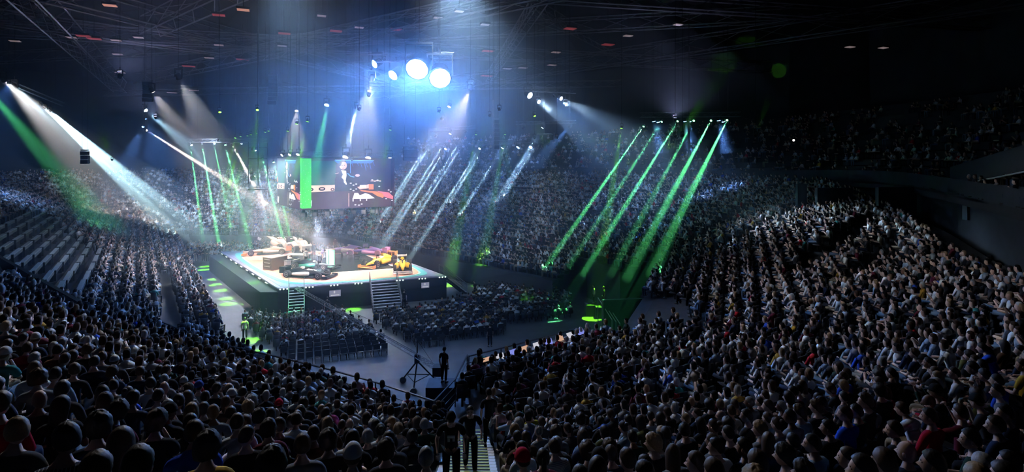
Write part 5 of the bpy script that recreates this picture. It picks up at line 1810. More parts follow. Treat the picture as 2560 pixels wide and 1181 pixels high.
# ------------------------------------------------------------------ the far crowd, one object of kind stuff
def crowd_template(pose, detail):
    """verts, tris, part (0 skin, 1 hair, 2 top, 3 trousers, 4 shoe)"""
    V, T, Pt = [], [], []

    def ring(c, rx, ry, n, z=None):
        return [(c[0] + rx * math.cos(2 * PI * k / n), c[1] + ry * math.sin(2 * PI * k / n), c[2]) for k in range(n)]

    def loft(rs, part):
        n = len(rs[0]); o = len(V)
        for r_ in rs:
            V.extend(r_)
            Pt.extend([part] * n)
        for j in range(len(rs) - 1):
            for k in range(n):
                a, b_, c, d = o + j * n + k, o + j * n + (k + 1) % n, o + (j + 1) * n + (k + 1) % n, o + (j + 1) * n + k
                T.extend([(a, b_, c), (a, c, d)])
        for k in range(1, n - 1):
            T.append((o + (len(rs) - 1) * n, o + (len(rs) - 1) * n + k, o + (len(rs) - 1) * n + k + 1))

    def limb(a, b_, r1, r2, part, n=4):
        a, b_ = Vector(a), Vector(b_)
        q = (b_ - a).to_track_quat('Z', 'Y')
        loft([[tuple(p + q @ Vector((r_ * math.cos(2 * PI * k / n), r_ * math.sin(2 * PI * k / n), 0))) for k in range(n)] for p, r_ in ((a, r1), (b_, r2))], part)
    n = 8 if detail else 5
    ln = {'f': 0.35, 's': 0.03, 'b': -0.12, 'u': 0.0}[pose[0]]
    st = pose[0] == 'u'
    hz, hy = (0.9, 0) if st else (0.50, -0.1)
    up = lambda h, f=0: (0, hy + h * math.sin(ln) + f, hz + h * math.cos(ln))
    loft([ring(up(h), rx, ry, n) for h, rx, ry in (((-0.04, .16, .12), (0.2, .15, .12), (0.40, .21, .12), (0.47, .14, .09), (0.51, .06, .06)) if detail else ((-0.04, .16, .12), (0.38, .20, .12), (0.50, .07, .06)))], 2)
    hp = up(0.66, 0.03)
    if detail:
        loft([ring((hp[0], hp[1] + dy, hp[2] + dz), rx, ry, n) for dz, dy, rx, ry in ((-0.15, -.01, .05, .05), (-0.11, .01, .055, .07), (-.04, .01, .075, .092), (.04, 0, .078, .09), (.10, -.01, .05, .06))], 0)
        # hair over crown and back of the head
        loft([ring((hp[0], hp[1] + dy, hp[2] + dz), rx, ry, n) for dz, dy, rx, ry in ((-0.08, -.052, .075, .05), (0.0, -.04, .088, .075), (.06, -.016, .086, .09), (.115, -.012, .06, .07), (.135, -.01, .02, .03))], 1)
    else:
        loft([ring((hp[0], hp[1] + dy, hp[2] + dz), rx, ry, n) for dz, dy, rx, ry in ((-0.14, 0, .05, .05), (-.03, .01, .08, .09), (.08, 0, .06, .07))], 0)
        loft([ring((hp[0], hp[1] + dy, hp[2] + dz), rx, ry, n) for dz, dy, rx, ry in ((-0.05, -.045, .08, .06), (.05, -.02, .088, .09), (.13, -.01, .03, .04))], 1)
    for s in (-1, 1):
        sh = up(0.42); sh = (s * .2, sh[1], sh[2])
        el = (s * .26, sh[1] + .1, sh[2] - .26)
        wr = (s * .1, el[1] + .22, el[2] - .0) if pose[1] != 'h' else (s * .05, sh[1] + .28, sh[2] - .02)
        limb(sh, el, .06, .048, 2)
        limb(el, wr, .042, .034, 0)
        if st:
            limb((s * .1, 0, .92), (s * .11, 0.02, .08), .09, .05, 3)
        else:
            limb((s * .1, -.08, .52), (s * .14, .36, .54), .09, .066, 3)
            if detail:
                limb((s * .14, .36, .53), (s * .14, .34, .05), .062, .045, 3)
                limb((s * .14, .28, .04), (s * .14, .50, .04), .045, .035, 4)
            else:
                limb((s * .14, .36, .53), (s * .14, .34, .02), .06, .045, 3)
    return np.array(V), np.array(T), np.array(Pt)


TPL = [[crowd_template(p, d) for p in ('sl', 'fl', 'bl', 'sh')] for d in (0, 1)]
TPU = [crowd_template('ul', 0), crowd_template('ul', 1)]
TOPC = np.array([(0.015, 0.015, 0.018), (0.05, 0.05, 0.055), (0.015, 0.022, 0.05), (0.75, 0.76, 0.78), (0.30, 0.31, 0.33), (0.25, 0.35, 0.5), (0.03, 0.06, 0.04), (0.14, 0.02, 0.04), (0.5, 0.02, 0.03), (0.45, 0.26, 0.04), (0.03, 0.09, 0.5), (0.05, 0.25, 0.24), (0.4, 0.32, 0.24)])
TOPP = np.array([.27, .09, .09, .30, .10, .03, .02, .03, .02, .015, .015, .01, .02]); TOPP /= TOPP.sum()
SKC = np.array([(0.62, 0.42, 0.33), (0.50, 0.32, 0.24), (0.22, 0.12, 0.08)])
HRC = np.array([(0.012, 0.01, 0.01), (0.05, 0.03, 0.02), (0.28, 0.18, 0.1), (0.4, 0.4, 0.4)])
TRC = np.array([(0.015, 0.015, 0.018), (0.02, 0.03, 0.06), (0.13, 0.19, 0.28), (0.3, 0.25, 0.18)])


def crowd_mesh(name, xs, ys, zs, rzs, stand=None, white=None, detail_y=42):
    Vs, Ts, Cs, off = [], [], [], 0
    n = len(xs)
    sc = 0.90 + 0.22 * rg.rand(n)
    for det in (0, 1):
        for t in range(5):
            if t == 4:
                V, T_, Pt = TPU[det]
            else:
                V, T_, Pt = TPL[det][t]
            tp = PTYPE[:n] if False else None
            sel = np.where((pt_of == t) & ((ys < detail_y) == bool(det)))[0]
            if not len(sel):
                continue
            c, s = np.cos(rzs[sel]), np.sin(rzs[sel])
            X = V[None, :, 0] * sc[sel, None]; Y = V[None, :, 1] * sc[sel, None]; Z = V[None, :, 2] * sc[sel, None]
            W = np.stack([xs[sel, None] + c[:, None] * X - s[:, None] * Y, ys[sel, None] + s[:, None] * X + c[:, None] * Y, zs[sel, None] + Z], 2)
            m = len(sel)
            Vs.append(W.reshape(-1, 3))
            Ts.append((T_[None] + (np.arange(m) * len(V))[:, None, None] + off).reshape(-1, 3))
            off += m * len(V)
            pr = TOPP if white is None else TOPP
            col = np.stack([SKC[rg.choice(3, m, p=[.75, .17, .08])], HRC[rg.choice(4, m, p=[.48, .36, .08, .08])], TOPC[rg.choice(len(TOPC), m, p=TOPP)], TRC[rg.choice(4, m, p=[.35, .3, .25, .1])], np.full((m, 3), 0.05)], 1)
            Cs.append(col[:, Pt, :].reshape(-1, 3))
    return np_mesh(name, np.concatenate(Vs), np.concatenate(Ts), M_CROWD, np.concatenate(Cs))


M_CROWD = tint_mat('crowd_clothes')
rest = POS[N_IND:]
rz_ = zz[N_IND:]
cx, cyy, cz = [rest[:, 0]], [rest[:, 1]], [rz_]
crz = [np.arctan2(FOC[1] - rest[:, 1], FOC[0] - rest[:, 0]) - PI / 2 + rg.randn(len(rest)) * 0.15]
ctp = [rg.choice(4, len(rest), p=[.5, .2, .15, .15])]
# upper tier, sparser
for r in range(0, 11):
    d = TIER - 1.5 + r * 1.0 + 0.45
    xy, e, ok = contour(d, 0.62)
    ok &= (xy[:, 1] > 22) & (rg.rand(len(xy)) < 0.42)
    xy = xy[ok]
    zt = np.array([tier_z(p) for p in xy]) + r * 0.62
    ppx = 1280 + F_PX * xy[:, 0] / xy[:, 1]
    m = (ppx > 1000) & (ppx < 2640)
    cx.append(xy[m, 0]); cyy.append(xy[m, 1]); cz.append(zt[m]); crz.append(np.arctan2(FOC[1] - xy[m, 1], FOC[0] - xy[m, 0]) - PI / 2 + rg.randn(m.sum()) * .2); ctp.append(rg.choice(4, m.sum()))

# floor blocks: rows parallel to the near stage edge
ndir = np.array([ne.x, ne.y]) / ne.length
nback = np.array([ndir[1], -ndir[0]])
FLOOR_SEATS = []


def block(poly, empty_back=2):
    c = np.mean(poly, axis=0)
    pts = []
    for i in range(-16, 17):
        for k in range(-22, 23):
            p = c + ndir * (k * 0.56) + nback * (i * 0.92)
            pts.append((p[0], p[1], i))
    pts = np.array(pts)
    return pts[inpoly(pts[:, :2], poly)]


B1 = [tuple(at_z(px_, py_, 0)[:2]) for px_, py_ in ((598, 806), (862, 800), (985, 884), (735, 922))]
B2 = [tuple(at_z(px_, py_, 0)[:2]) for px_, py_ in ((925, 806), (1040, 872), (1262, 842), (1262, 800), (1160, 762), (1120, 775))]
B3 = [tuple(at_z(px_, py_, 0)[:2]) for px_, py_ in ((1170, 760), (1285, 815), (1425, 795), (1428, 752), (1330, 730), (1220, 732))]
FS = []
for bi, bl in enumerate((B1, B2, B3)):
    pts = block(bl)
    FS.append(pts)
    back = pts[:, 0] * nback[0] + pts[:, 1] * nback[1]
    occ = rg.rand(len(pts)) > 0.06
    if bi == 0:
        occ &= back < back.max() - 1.3
        occ &= ~((back > back.max() - 3.5) & (rg.rand(len(pts)) < .35))
    elif bi == 1:
        occ &= back < back.max() - 0.3
    q = pts[occ]
    cx.append(q[:, 0]); cyy.append(q[:, 1]); cz.append(np.zeros(len(q)))
    crz.append(np.full(len(q), math.atan2(-nback[1], -nback[0]) - PI / 2) + rg.randn(len(q)) * .15)
    ctp.append(rg.choice(4, len(q), p=[.6, .2, .1, .1]))
# far floor crowd between the stage and the far bank (standing and seated)
fp = np.array([(x_, y_) for x_ in np.arange(-52, -18, 0.6) for y_ in np.arange(77, 86, 0.85)])
fp = fp[(sd(fp)[0] < -6.8) & (rg.rand(len(fp)) < .9)]
fp = fp + rg.randn(len(fp), 2) * 0.06
cx.append(fp[:, 0]); cyy.append(fp[:, 1]); cz.append(np.zeros(len(fp))); crz.append(np.arctan2(FOC[1] - fp[:, 1], FOC[0] - fp[:, 0]) - PI / 2); ctp.append(np.full(len(fp), 4))
xs, ys, zs, rzs, pt_of = map(np.concatenate, (cx, cyy, cz, crz, ctp))
print('crowd', len(xs))
me = crowd_mesh('crowd', xs, ys, zs, rzs)
o = place('crowd', me)
tag(o, 'dense seated crowd filling all banks and floor seats round the stage', 'crowd', kind='stuff')

# seats of the far rows: one object
sv = []
SB = np.array([(x_, y_, z_) for z_ in (0.42, 0.90) for y_ in (-0.30, -0.25) for x_ in (-0.22, 0.22)] + [(x_, y_, z_) for z_ in (0.36, 0.43) for y_ in (-0.27, 0.16) for x_ in (-0.21, 0.21)] + [(x_, y_, z_) for z_ in (0.0, 0.37) for y_ in (-0.2, -0.12) for x_ in (-0.04, 0.04)])
q6 = [(0, 2, 3), (0, 3, 1), (4, 5, 7), (4, 7, 6), (0, 1, 5), (0, 5, 4), (2, 6, 7), (2, 7, 3), (0, 4, 6), (0, 6, 2), (1, 3, 7), (1, 7, 5)]
ST = np.array([(a + o_, b + o_, c + o_) for o_ in (0, 8, 16) for a, b, c in q6])


def seats_mesh(name, sx, sy, sz, srz, m):
    c, s = np.cos(srz), np.sin(srz)
    W = np.stack([sx[:, None] + c[:, None] * SB[None, :, 0] - s[:, None] * SB[None, :, 1], sy[:, None] + s[:, None] * SB[None, :, 0] + c[:, None] * SB[None, :, 1], sz[:, None] + SB[None, :, 2] + 0 * c[:, None]], 2)
    T_ = ST[None] + (np.arange(len(sx)) * len(SB))[:, None, None]
    return np_mesh(name, W.reshape(-1, 3), T_.reshape(-1, 3), m)


fseat = np.concatenate([f[:, :2] for f in FS])
# floor chairs one by one: the back rows of the two nearer blocks show their backrests
frz = math.atan2(-nback[1], -nback[0]) - PI / 2
indiv = []
for bi, (pts, nr_) in enumerate(((FS[0], 3), (FS[1], 2))):
    rows = np.unique(pts[:, 2])[::-1]
    for r in rows[:nr_ + 1]:
        for p in pts[pts[:, 2] == r]:
            indiv.append((p[0], p[1], bi, int(rows[0] - r)))
cp = None
for x, y, bi, rr in indiv[:250]:
    if cp is None:
        cp = t = thing('floor_chair', None, 'chair')
        b = MB(); b.rings([[Vector((x_, -0.24 - 0.02 * s_ - 0.0, z_)) for x_, z_ in ((-0.22, 0.5), (0.22, 0.5), (0.22, 0.9), (-0.22, 0.9))] for s_ in (0, 1.5)]); b.build('backrest', M_SEAT, t)
        b = MB(); b.box((0, 0, 0.44), (0.44, 0.44, 0.05)); b.build('seat', M_SEAT, t)
        for sx in (-0.2, 0.2):
            for sy in (-0.2, 0.2):
                b = MB(); b.box((sx, sy, 0.21), (0.03, 0.03, 0.42)); b.build('leg', M_BLACK, t)
        CHILDREN[t.name] = list(t.children)
        o = t
    else:
        o = copy_tree(cp)
    o.location = (x, y, 0)
    o.rotation_euler = (0, 0, frz)
    o['label'] = 'black floor chair in the %s row of the %s floor block' % (['backmost', 'second from the back', 'third from the back', 'fourth from the back'][rr], ['nearer left', 'right'][bi])
    o['group'] = 'floor chairs, block %s row %s' % ('ab'[bi], 'abcd'[rr])
ikeys = {(round(a, 2), round(b, 2)) for a, b, *_ in indiv[:250]}
msk = np.array([(round(p[0], 2), round(p[1], 2)) not in ikeys for p in fseat])
fsr = fseat[msk]
allx = np.concatenate([rest[:, 0], fsr[:, 0]])
ally = np.concatenate([rest[:, 1], fsr[:, 1]])
allz = np.concatenate([rz_, np.zeros(len(fsr))])
allr = np.concatenate([crz[0], np.full(len(fsr), frz)])
o = place('seat_rows', seats_mesh('seat_rows', allx, ally, allz, allr, M_SEAT))
tag(o, 'black seats in long rows under the far crowd on all banks', 'seats', kind='stuff')
# ------------------------------------------------------------------ railings, stairs, crane, standing people
M_RAIL = mat('rail_dark', (0.05, 0.055, 0.065), 0.4, 0.6)
M_PALE = mat('rail_pale', (0.4, 0.42, 0.45), 0.4, 0.5)


def railing(pts, h, label, m=M_RAIL, bars=3, step=1.6):
    """pts: list of (x, y, z) at foot level"""
    pts = [Vector(p) for p in pts]
    o = pts[0].copy()
    t = thing('railing', label, 'railing', o)
    up = Vector((0, 0, 1))
    for k in range(bars):
        hh = h * (1 - k / bars)
        b = MB()
        for i in range(len(pts) - 1):
            b.tube(pts[i] - o + up * hh, pts[i + 1] - o + up * hh, 0.035 if k == 0 else 0.016, n=5)
        b.build('top_rail' if k == 0 else 'cross_rail', m, t)
    for i in range(len(pts) - 1):
        L = (pts[i + 1] - pts[i]).length
        n = max(1, int(L / step))
        for q in range(n + (1 if i == len(pts) - 2 else 0)):
            p = pts[i].lerp(pts[i + 1], q / n) - o
            b = MB()
            b.tube(p - up * 0.1, p + up * h, 0.028, n=5)
            b.build('post', m, t)
    return t


def g(x, y, dz=0.0):
    return (x, y, h1(x, y) + dz)


# near platform edge
def edge_pts(a, b, n, off=-0.15, dz=0.0):
    a, b = np.array(a, float), np.array(b, float)
    return [g(*(a + (b - a) * i / n), dz) for i in range(n + 1)]


railing([(p[0] + 0.08, p[1] + 0.16, p[2] + 0.02) for p in edge_pts((-12.5, 24.4), (-2.75, 19.6), 4)], 1.05, 'long dark railing along the front of the lower left rows')
railing([(p[0] - 0.1, p[1] + 0.1, p[2] + 0.02) for p in edge_pts((-22.5, 31.5), (-12.5, 24.4), 4)], 1.05, 'dark railing left of the long one, over the left floor corner')
# glass-like bars at left: white slatted guard
for i, px0 in enumerate((352, 402)):
    a, b = at(px0, 940, 15.5), at(px0 + 36, 918, 16.2)
    t = thing('slatted_guard', 'slatted white guard panel in the lower left rows, %s' % ['left one', 'right one'][i], 'guard', (a.x, a.y, h1(a.x, a.y)))
    hgt = a.z + 0.25 - h1(a.x, a.y)
    for k in range(5):
        bb = MB(); bb.tube((0, 0, hgt - 0.14 * k), (b.x - a.x, b.y - a.y, hgt + 0.25 - 0.14 * k), 0.018, n=4); bb.build('slat', M_PALE, t)
    for q in (0, 1):
        bb = MB(); bb.tube(((b.x - a.x) * q, (b.y - a.y) * q, -0.3), ((b.x - a.x) * q, (b.y - a.y) * q, hgt + 0.3 * q + 0.1), 0.05, n=5); bb.build('post', M_BLACK, t)

# right barrier with a bright control desk on top
ra, rb = np.array((-1.9, 23.9)), np.array((3.5, 28.7))
bd = (rb - ra) / np.linalg.norm(rb - ra)
bn = np.array([bd[1], -bd[0]])
zr = 5.0
mb = MB()
za, zb = h1(*ra), h1(*rb)
c_ = (ra + rb) / 2
railing([g(*(ra + (rb - ra) * i / 4 + bn * 0.1), 0.0) for i in range(5)], 1.15, 'dark railing at the front of the right rows, above the floor exit', bars=4)
railing([(-2.75, 19.7, 4.4), (-2.2, 21.7, 4.4), (-1.9, 23.8, 4.6)], 1.1, 'dark railing of the stair opening at the end of the aisle', bars=4)
t = thing('control_desk', 'long control desk with small lit screens behind the right railing', 'desk', (c_[0] + bn[0] * 0.7, c_[1] + bn[1] * 0.7, h1(*(c_ + bn * .7))), math.atan2(bd[1], bd[0]))
b = MB(); b.box((0, 0, 0.8), (7.0, 0.8, 0.06)); b.build('top', mat('desk_top', (0.35, 0.33, 0.34), 0.4), t)
b = MB(); b.box((0, -0.3, 0.4), (6.9, 0.05, 0.75)); b.build('front_panel', M_BLACK, t)
for i in range(9):
    c = [('desk_warm', (1, 0.6, 0.4), .6), ('desk_blue', (0.3, 0.35, 1), .7), ('desk_white', (0.9, 0.9, 1), .6)][(i * 5) % 3]
    b = MB(); b.box((-3.1 + i * 0.75, 0.05, 0.98), (0.42, 0.05, 0.26), rot=Euler((-0.5, 0, 0)).to_matrix())
    b.build('screen', mat(c[0], (0.2, 0.2, 0.2), 0.5, emit=c[1], es=c[2]), t)
# stair aisle beside the camera
sa = thing('aisle_stairs', 'stair aisle with yellow step edges and white corner marks, lower right of centre', 'stairs', (-0.5, 8, 0))
prev = None
M_STEP = mat('step_concrete', (0.10, 0.12, 0.11), 0.8, noise=0.3, nscale=5)
M_YEL = mat('step_yellow', (0.55, 0.60, 0.12), 0.6)
M_STW = mat('step_white', (0.75, 0.78, 0.78), 0.6)
y = 5.0
while y < 19.2:
    xc = -0.35 - 1.2 * (y - 2) / 18.5
    z = h1(xc, y)
    zn = h1(xc, y + 0.42)
    b = MB()
    b.box((xc + 0.5, y - 8 + 0.0, z - 0.28), (1.5, 0.46, 0.62))
    s_ = b.build('step', M_STEP, sa)
    b = MB(); b.box((xc + 0.5, y - 8 + 0.205, z + 0.034), (1.36, 0.055, 0.02)); b.build('yellow_edge', M_YEL, s_)
    b = MB(); b.box((xc + 0.5 + 0.64, y - 8 + 0.15, z + 0.042), (0.17, 0.13, 0.02)); b.build('white_mark', M_STW, s_)
    b = MB(); b.box((xc + 0.5 - 0.62, y - 8 + 0.15, z + 0.042), (0.17, 0.13, 0.02)); b.build('white_mark', M_STW, s_)
    y += 0.42
# people on the stairs
for px_, y_, pose, tr, cap, lab in ((1128, 11.2, 'walk', 'black', 'cap', 'person in black shorts and printed black tee climbing the aisle stairs, bent forward'),
                                   (1175, 13.6, 'walk', 'black', 'short', 'person in dark clothes climbing the aisle stairs behind the first climber'),
                                   (1222, 17.0, 'stand', 'black', 'short', 'person in dark clothes standing farther down the aisle stairs')):
    x_ = (px_ - 1280) / F_PX * y_
    z_ = h1(x_, y_) + 0.03
    o = person(x_, y_, z_, PI + 0.1 if pose == 'walk' else 0.2, pose, 'black', 'tee', tr, cap, 'black', 'fair')
    o['label'] = lab
    o['group'] = 'people on the stair aisle'
    if 'printed' in lab:
        b = MB()
        Mr = Euler((-0.30, 0, 0)).to_matrix()
        for dx, dz, w_, h__ in ((0, 0.03, 0.15, 0.05), (0.045, -0.02, 0.05, 0.09), (-0.05, -0.03, 0.05, 0.05)):
            b.box((dx, 0.262 - dz * 0.1, 1.20 + dz), (w_, 0.03, h__), rot=Mr)
        b.build('shirt_print', mat('print_grey', (0.45, 0.46, 0.46), 0.8), o)
# dark box lying on the stairs
t = thing('dark_case', 'flat dark case lying on the aisle stairs behind the climbers', 'case', (-0.62, 9.9, h1(-0.62, 9.9) + 0.05))
b = MB(); b.box((0.15, 0, 0.12), (0.75, 0.3, 0.14)); b.build('body', M_BLACK, t)
b = MB(); b.box((0.15, -0.17, 0.13), (0.2, 0.03, 0.03)); b.build('handle', M_BLACK, t)
# usher standing at the foot of the stairs and others on the floor
for px_, py_, z_, rz, lab in ((1110, 958, 3.2, -0.5, 'person in black standing at the railing above the floor exit'),
                              (1187, 745, 0.0, 1.0, 'person in black standing on the floor behind the right floor seats'),
                              (1225, 868, 0.0, 0.4, 'tall person in black standing at the corner of the right floor seats'),
                              (1510, 765, 1.0, 1.5, 'person standing in the lime light by the right exit'),
                              (1485, 760, 1.0, 1.5, 'person in grey standing beside the lime lit person at the right exit'),
                              (818, 792, 0.0, 0.0, 'person in dark clothes standing under the crane in front of the stage'),
                              (1010, 770, 0.0, 0.0, 'person in lime light at the foot of the wide stage stairs'),
                              (612, 850, 0.0, 0.5, 'person in white at the left end of the nearer floor seats')):
    q = at_z(px_, py_, z_)
    o = person(q.x, q.y, z_, rz, 'stand', 'grey' if 'grey' in lab else 'white' if 'white' in lab else 'black', 'tee', 'black', 'short', 'black', 'fair')
    o['label'] = lab
    o['group'] = 'people standing about the floor'
    if z_ > 0.5:
        b = MB(); b.box((0, 0, -z_ / 2), (1.6, 1.2, z_))
        s_ = b.build('trim_platform', M_WALL, None, loc=(q.x, q.y, z_)); tag(s_, kind='structure')
# on the stage
for px_, py_, pose, sh, tr, lab in ((785, 643, 'stand', 'black', 'black', 'presenter in a black suit standing at the back of the stage'),
                                   (798, 672, 'stand', 'black', 'black', 'person in black behind the nearest black racing car'),
                                   (812, 664, 'stand', 'grey', 'black', 'person in grey beside the mint posts on the infield'),
                                   (765, 660, 'stand', 'white', 'black', 'person in white between the display table and the posts'),
                                   (698, 620, 'stand', 'white', 'beige', 'person in white behind the white racing car at the far left'),
                                   (838, 628, 'stand', 'maroon', 'black', 'person in maroon at the back edge of the stage')):
    q = at_z(px_, py_, TZ + 0.03)
    o = person(q.x, q.y, TZ + (0.045 if 'infield' in lab else 0.0), 0.4, pose, sh, 'tee' if sh != 'black' else 'long', tr, 'short', 'brown', 'fair')
    o['label'] = lab
    o['group'] = 'people on the stage'

# vomitory at the right: dark opening with lit wall and a portal frame
mb = MB()
w0 = at(1600, 772, 42)
mb.box((w0.x + 1, 44.5, 1.5), (7, 0.3, 3.0), 0.15)
struct(mb, 'wall_exit', M_WALL)
t = thing('portal_frame', 'pale rectangular portal frame at the right exit', 'frame', (at(1700, 800, 42).x, 42, 0.9))
kx = 42 / F_PX
b = MB(); b.box((-45 * kx, 0, 1.0), (0.12, 0.12, 2.6)); b.build('post', M_PALE, t)
b = MB(); b.box((45 * kx, 0, 1.0), (0.12, 0.12, 2.6)); b.build('post', M_PALE, t)
b = MB(); b.box((0, 0, 2.35), (90 * kx, 0.12, 0.12)); b.build('lintel', M_PALE, t)
for i in range(7):
    q = at(1625 + i * 22, 752 - i * 8, 40)
    t = thing('step_light', 'faint pale step edge light at the right exit, %s' % ['lowest', 'second lowest', 'third lowest', 'middle', 'third highest', 'second highest', 'highest'][i], 'step light', q)
    b = MB(); b.box((0, 0, 0), (0.5, 0.1, 0.06)); b.build('housing', M_PALE, t)
for i in range(3):
    q0, q1 = at(1495 + 10 * i, 745 + 6 * i, 46), at(1530 + 10 * i, 800 + 5 * i, 42)
    t = thing('handrail', 'slanting pale handrail at the right floor exit, %s' % ['left', 'middle', 'right'][i], 'handrail', q0)
    b = MB(); b.tube((0, 0, 0), q1 - q0, 0.04, n=5); b.tube((0, 0, 0), (0, 0, -q0.z), 0.03, n=5); b.tube(q1 - q0, Vector((q1.x - q0.x, q1.y - q0.y, -q0.z)), 0.03, n=5); b.build('rail', M_PALE, t)

# camera crane
piv = at_z(1043, 905, 1.65)
piv = Vector(((1043 - 1280) / F_PX * 34.5, 34.5, 1.75))
tip = at(742, 722, 50.0)
tail = at(1094, 926, 32.0)
t = thing('camera_crane', 'long black camera crane on a wheeled tripod crossing the floor to the stage', 'camera crane', (piv.x, piv.y, 0))
o_ = Vector((piv.x, piv.y, 0))


def lattice(m, a, b, w, n):
    x = (b - a).normalized(); y = x.cross(Vector((0, 0, 1))).normalized() * w; zz_ = Vector((0, 0, w))
    L = (b - a).length
    cs = [y, -y, zz_ * 1.4]
    for c in cs:
        m.tube(a + c, b + c, 0.03, n=4)
    for i in range(n):
        for j_ in range(3):
            m.tube(a + cs[j_] + x * L * i / n, a + cs[(j_ + 1) % 3] + x * L * (i + 1) / n, 0.012, n=3)


b = MB(); lattice(b, piv - o_ + Vector((0, 0, 0.1)), tip - o_, 0.16, 36); b.build('boom', M_TRUSS if False else mat('crane_metal', (0.22, 0.23, 0.26), 0.4, 0.5), t)
b = MB(); lattice(b, piv - o_ + Vector((0, 0, 0.1)), tail - o_, 0.16, 5); b.build('tail_arm', mat('crane_metal', (0.1, 0.1, 0.1)), t)
b = MB(); b.box(tail - o_ + Vector((0, 0, 0.0)), (0.5, 0.7, 0.5)); b.build('counterweight', M_BLACK, t)
b = MB(); b.box(tip - o_ + Vector((0, 0, -0.15)), (0.3, 0.6, 0.3)); b.tube(tip - o_ + Vector((-.1, .3, -.15)), tip - o_ + Vector((-.25, .6, -.15)), 0.1); b.build('camera_head', M_BLACK, t)
b = MB(); b.box(piv - o_, (0.3, 0.3, 0.5)); b.build('pivot', M_BLACK, t)
for k_ in range(3):
    a = 2 * PI * k_ / 3 + 0.5
    f = Vector((1.15 * math.cos(a), 1.15 * math.sin(a), 0.28))
    b = MB(); b.tube((0, 0, 1.6), f, 0.05, 0.04); lg = b.build('leg', M_BLACK, t)
    b = MB(); b.tube(f + Vector((0, -0.06, -0.08)), f + Vector((0, 0.06, -0.08)), 0.2, n=12); b.build('wheel', mat('crane_wheel', (0.12, 0.12, 0.13), 0.5), lg)
    a2 = 2 * PI * (k_ + 1) / 3 + 0.5
    b = MB(); b.tube((0.85 * math.cos(a), 0.85 * math.sin(a), 0.62), (0.85 * math.cos(a2), 0.85 * math.sin(a2), 0.62), 0.025); b.build('spreader', M_BLACK, t)
for k_, (p_, q_) in enumerate((((0, 0, 2.9), tip - o_), ((0, 0, 2.9), tail - o_))):
    b = MB(); b.tube(p_, q_, 0.012, n=4); b.build('tension_wire', M_BLACK, t)
b = MB(); b.tube((0, 0, 1.8), (0, 0, 2.9), 0.04); b.build('mast', M_BLACK, t)

# ------------------------------------------------------------------ empty desk block on the left bank
DP = DESK
dcx = sum(p[0] for p in DP) / len(DP); dcy = sum(p[1] for p in DP) / len(DP)
M_DESK = mat('bench_pale', (0.30, 0.36, 0.38), 0.6, noise=0.2, nscale=4)
M_BENCH = mat('bench_dark', (0.05, 0.07, 0.075), 0.6)
cnt = 0
for r in range(-6, NROW_OUT):
    d = r * ROW + 0.3
    xy, e, ok = contour(d, 0.5)
    ins = ok & inpoly(xy, DP)
    ii = np.where(ins)[0]
    if len(ii) < 5:
        continue
    runs = np.split(ii, np.where(np.diff(ii) > 1)[0] + 1)
    for run in runs:
        for k in range(0, len(run) - 4, 9):
            a, b_ = xy[run[k]], xy[run[min(k + 7, len(run) - 1)]]
            L = np.linalg.norm(b_ - a)
            if L < 1.2 or cnt > 90:
                continue
            m_ = (a + b_) / 2
            z_ = h1(*m_)
            t = thing('press_desk', 'long narrow empty bench desk on the left bank, %s row' % rowword(r + 7), 'desk', (m_[0], m_[1], z_), math.atan2(b_[1] - a[1], b_[0] - a[0]), 'empty bench desks on the left bank')
            bb = MB(); bb.box((0, 0.1, 0.74), (L, 0.26, 0.04)); bb.build('desk_top', M_DESK, t)
            bb = MB(); bb.box((0, 0.2, 0.6), (L, 0.04, 0.22)); bb.build('front_panel', M_BENCH, t)
            for s_ in (-1, 1):
                bb = MB(); bb.box((s_ * L * 0.46, 0.1, 0.36), (0.06, 0.22, 0.72)); bb.build('leg', M_BENCH, t)
            cnt += 1
print('desks', cnt)
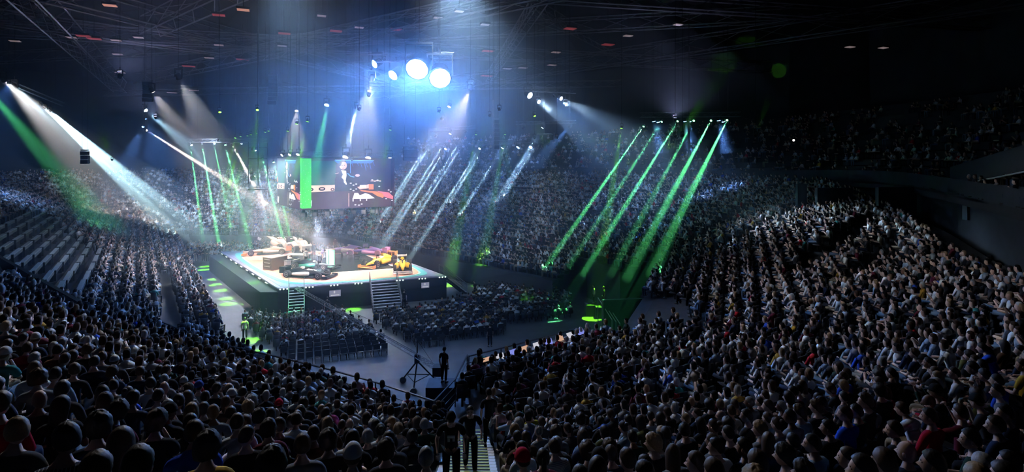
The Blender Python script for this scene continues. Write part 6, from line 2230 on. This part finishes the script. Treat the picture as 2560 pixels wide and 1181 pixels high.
# black parapet wall between that block and the near rows
w_ = [hit(-80, 590, 1.0), hit(0, 648, 1.0), hit(100, 705, 1.0), hit(200, 762, 1.0)]
mb = MB()
for a, b_ in zip(w_[:-1], w_[1:]):
    za, zb = h1(*a), h1(*b_)
    n_ = Vector((b_[1] - a[1], a[0] - b_[0], 0)).normalized() * 0.1
    A, B_ = Vector((a[0], a[1], za)), Vector((b_[0], b_[1], zb))
    U = Vector((0, 0, 1.15))
    D_ = Vector((0, 0, -0.6))
    mb.add([A + n_ + D_, B_ + n_ + D_, B_ + n_ + U, A + n_ + U, A - n_ + D_, B_ - n_ + D_, B_ - n_ + U, A - n_ + U], [(0, 1, 2, 3), (5, 4, 7, 6), (3, 2, 6, 7), (1, 5, 6, 2), (4, 0, 3, 7)])
struct(mb, 'wall_parapet', M_BLACK)
# haze: thin in the whole hall, thicker round the rig and the stage
if HAZE > 0:
    world.cycles.volume_sampling = VSAMP
    vs_ = wn.nodes.new('ShaderNodeVolumeScatter')
    vs_.inputs['Color'].default_value = (0.65, 0.82, 1.0, 1)
    vs_.inputs['Density'].default_value = HAZE
    vs_.inputs['Anisotropy'].default_value = 0.25
    wn.links.new(vs_.outputs[0], wout.inputs['Volume'])
for c_, r_, d_ in (((-24, 70, 13), (56, 50, 22), 0.0022), ((-16, 56, 17), (36, 28, 15), 0.0045), ((-9, 46, 20), (15, 12, 9), 0.013)):
    m_ = bpy.data.materials.new('haze')
    m_.use_nodes = True
    m_.cycles.volume_sampling = VSAMP
    nt = m_.node_tree
    nt.nodes.clear()
    o1, v1 = nt.nodes.new('ShaderNodeOutputMaterial'), nt.nodes.new('ShaderNodeVolumeScatter')
    v1.inputs['Color'].default_value = (0.65, 0.82, 1.0, 1)
    v1.inputs['Density'].default_value = d_
    v1.inputs['Anisotropy'].default_value = 0.25
    nt.links.new(v1.outputs[0], o1.inputs['Volume'])
    b = MB(); b.ball((0, 0, 0), r_, 40, 24)
    o = b.build('haze', m_, None, True, loc=c_)
    tag(o, 'thin stage haze hanging in the air round the lamps and the stage', 'haze', kind='stuff')
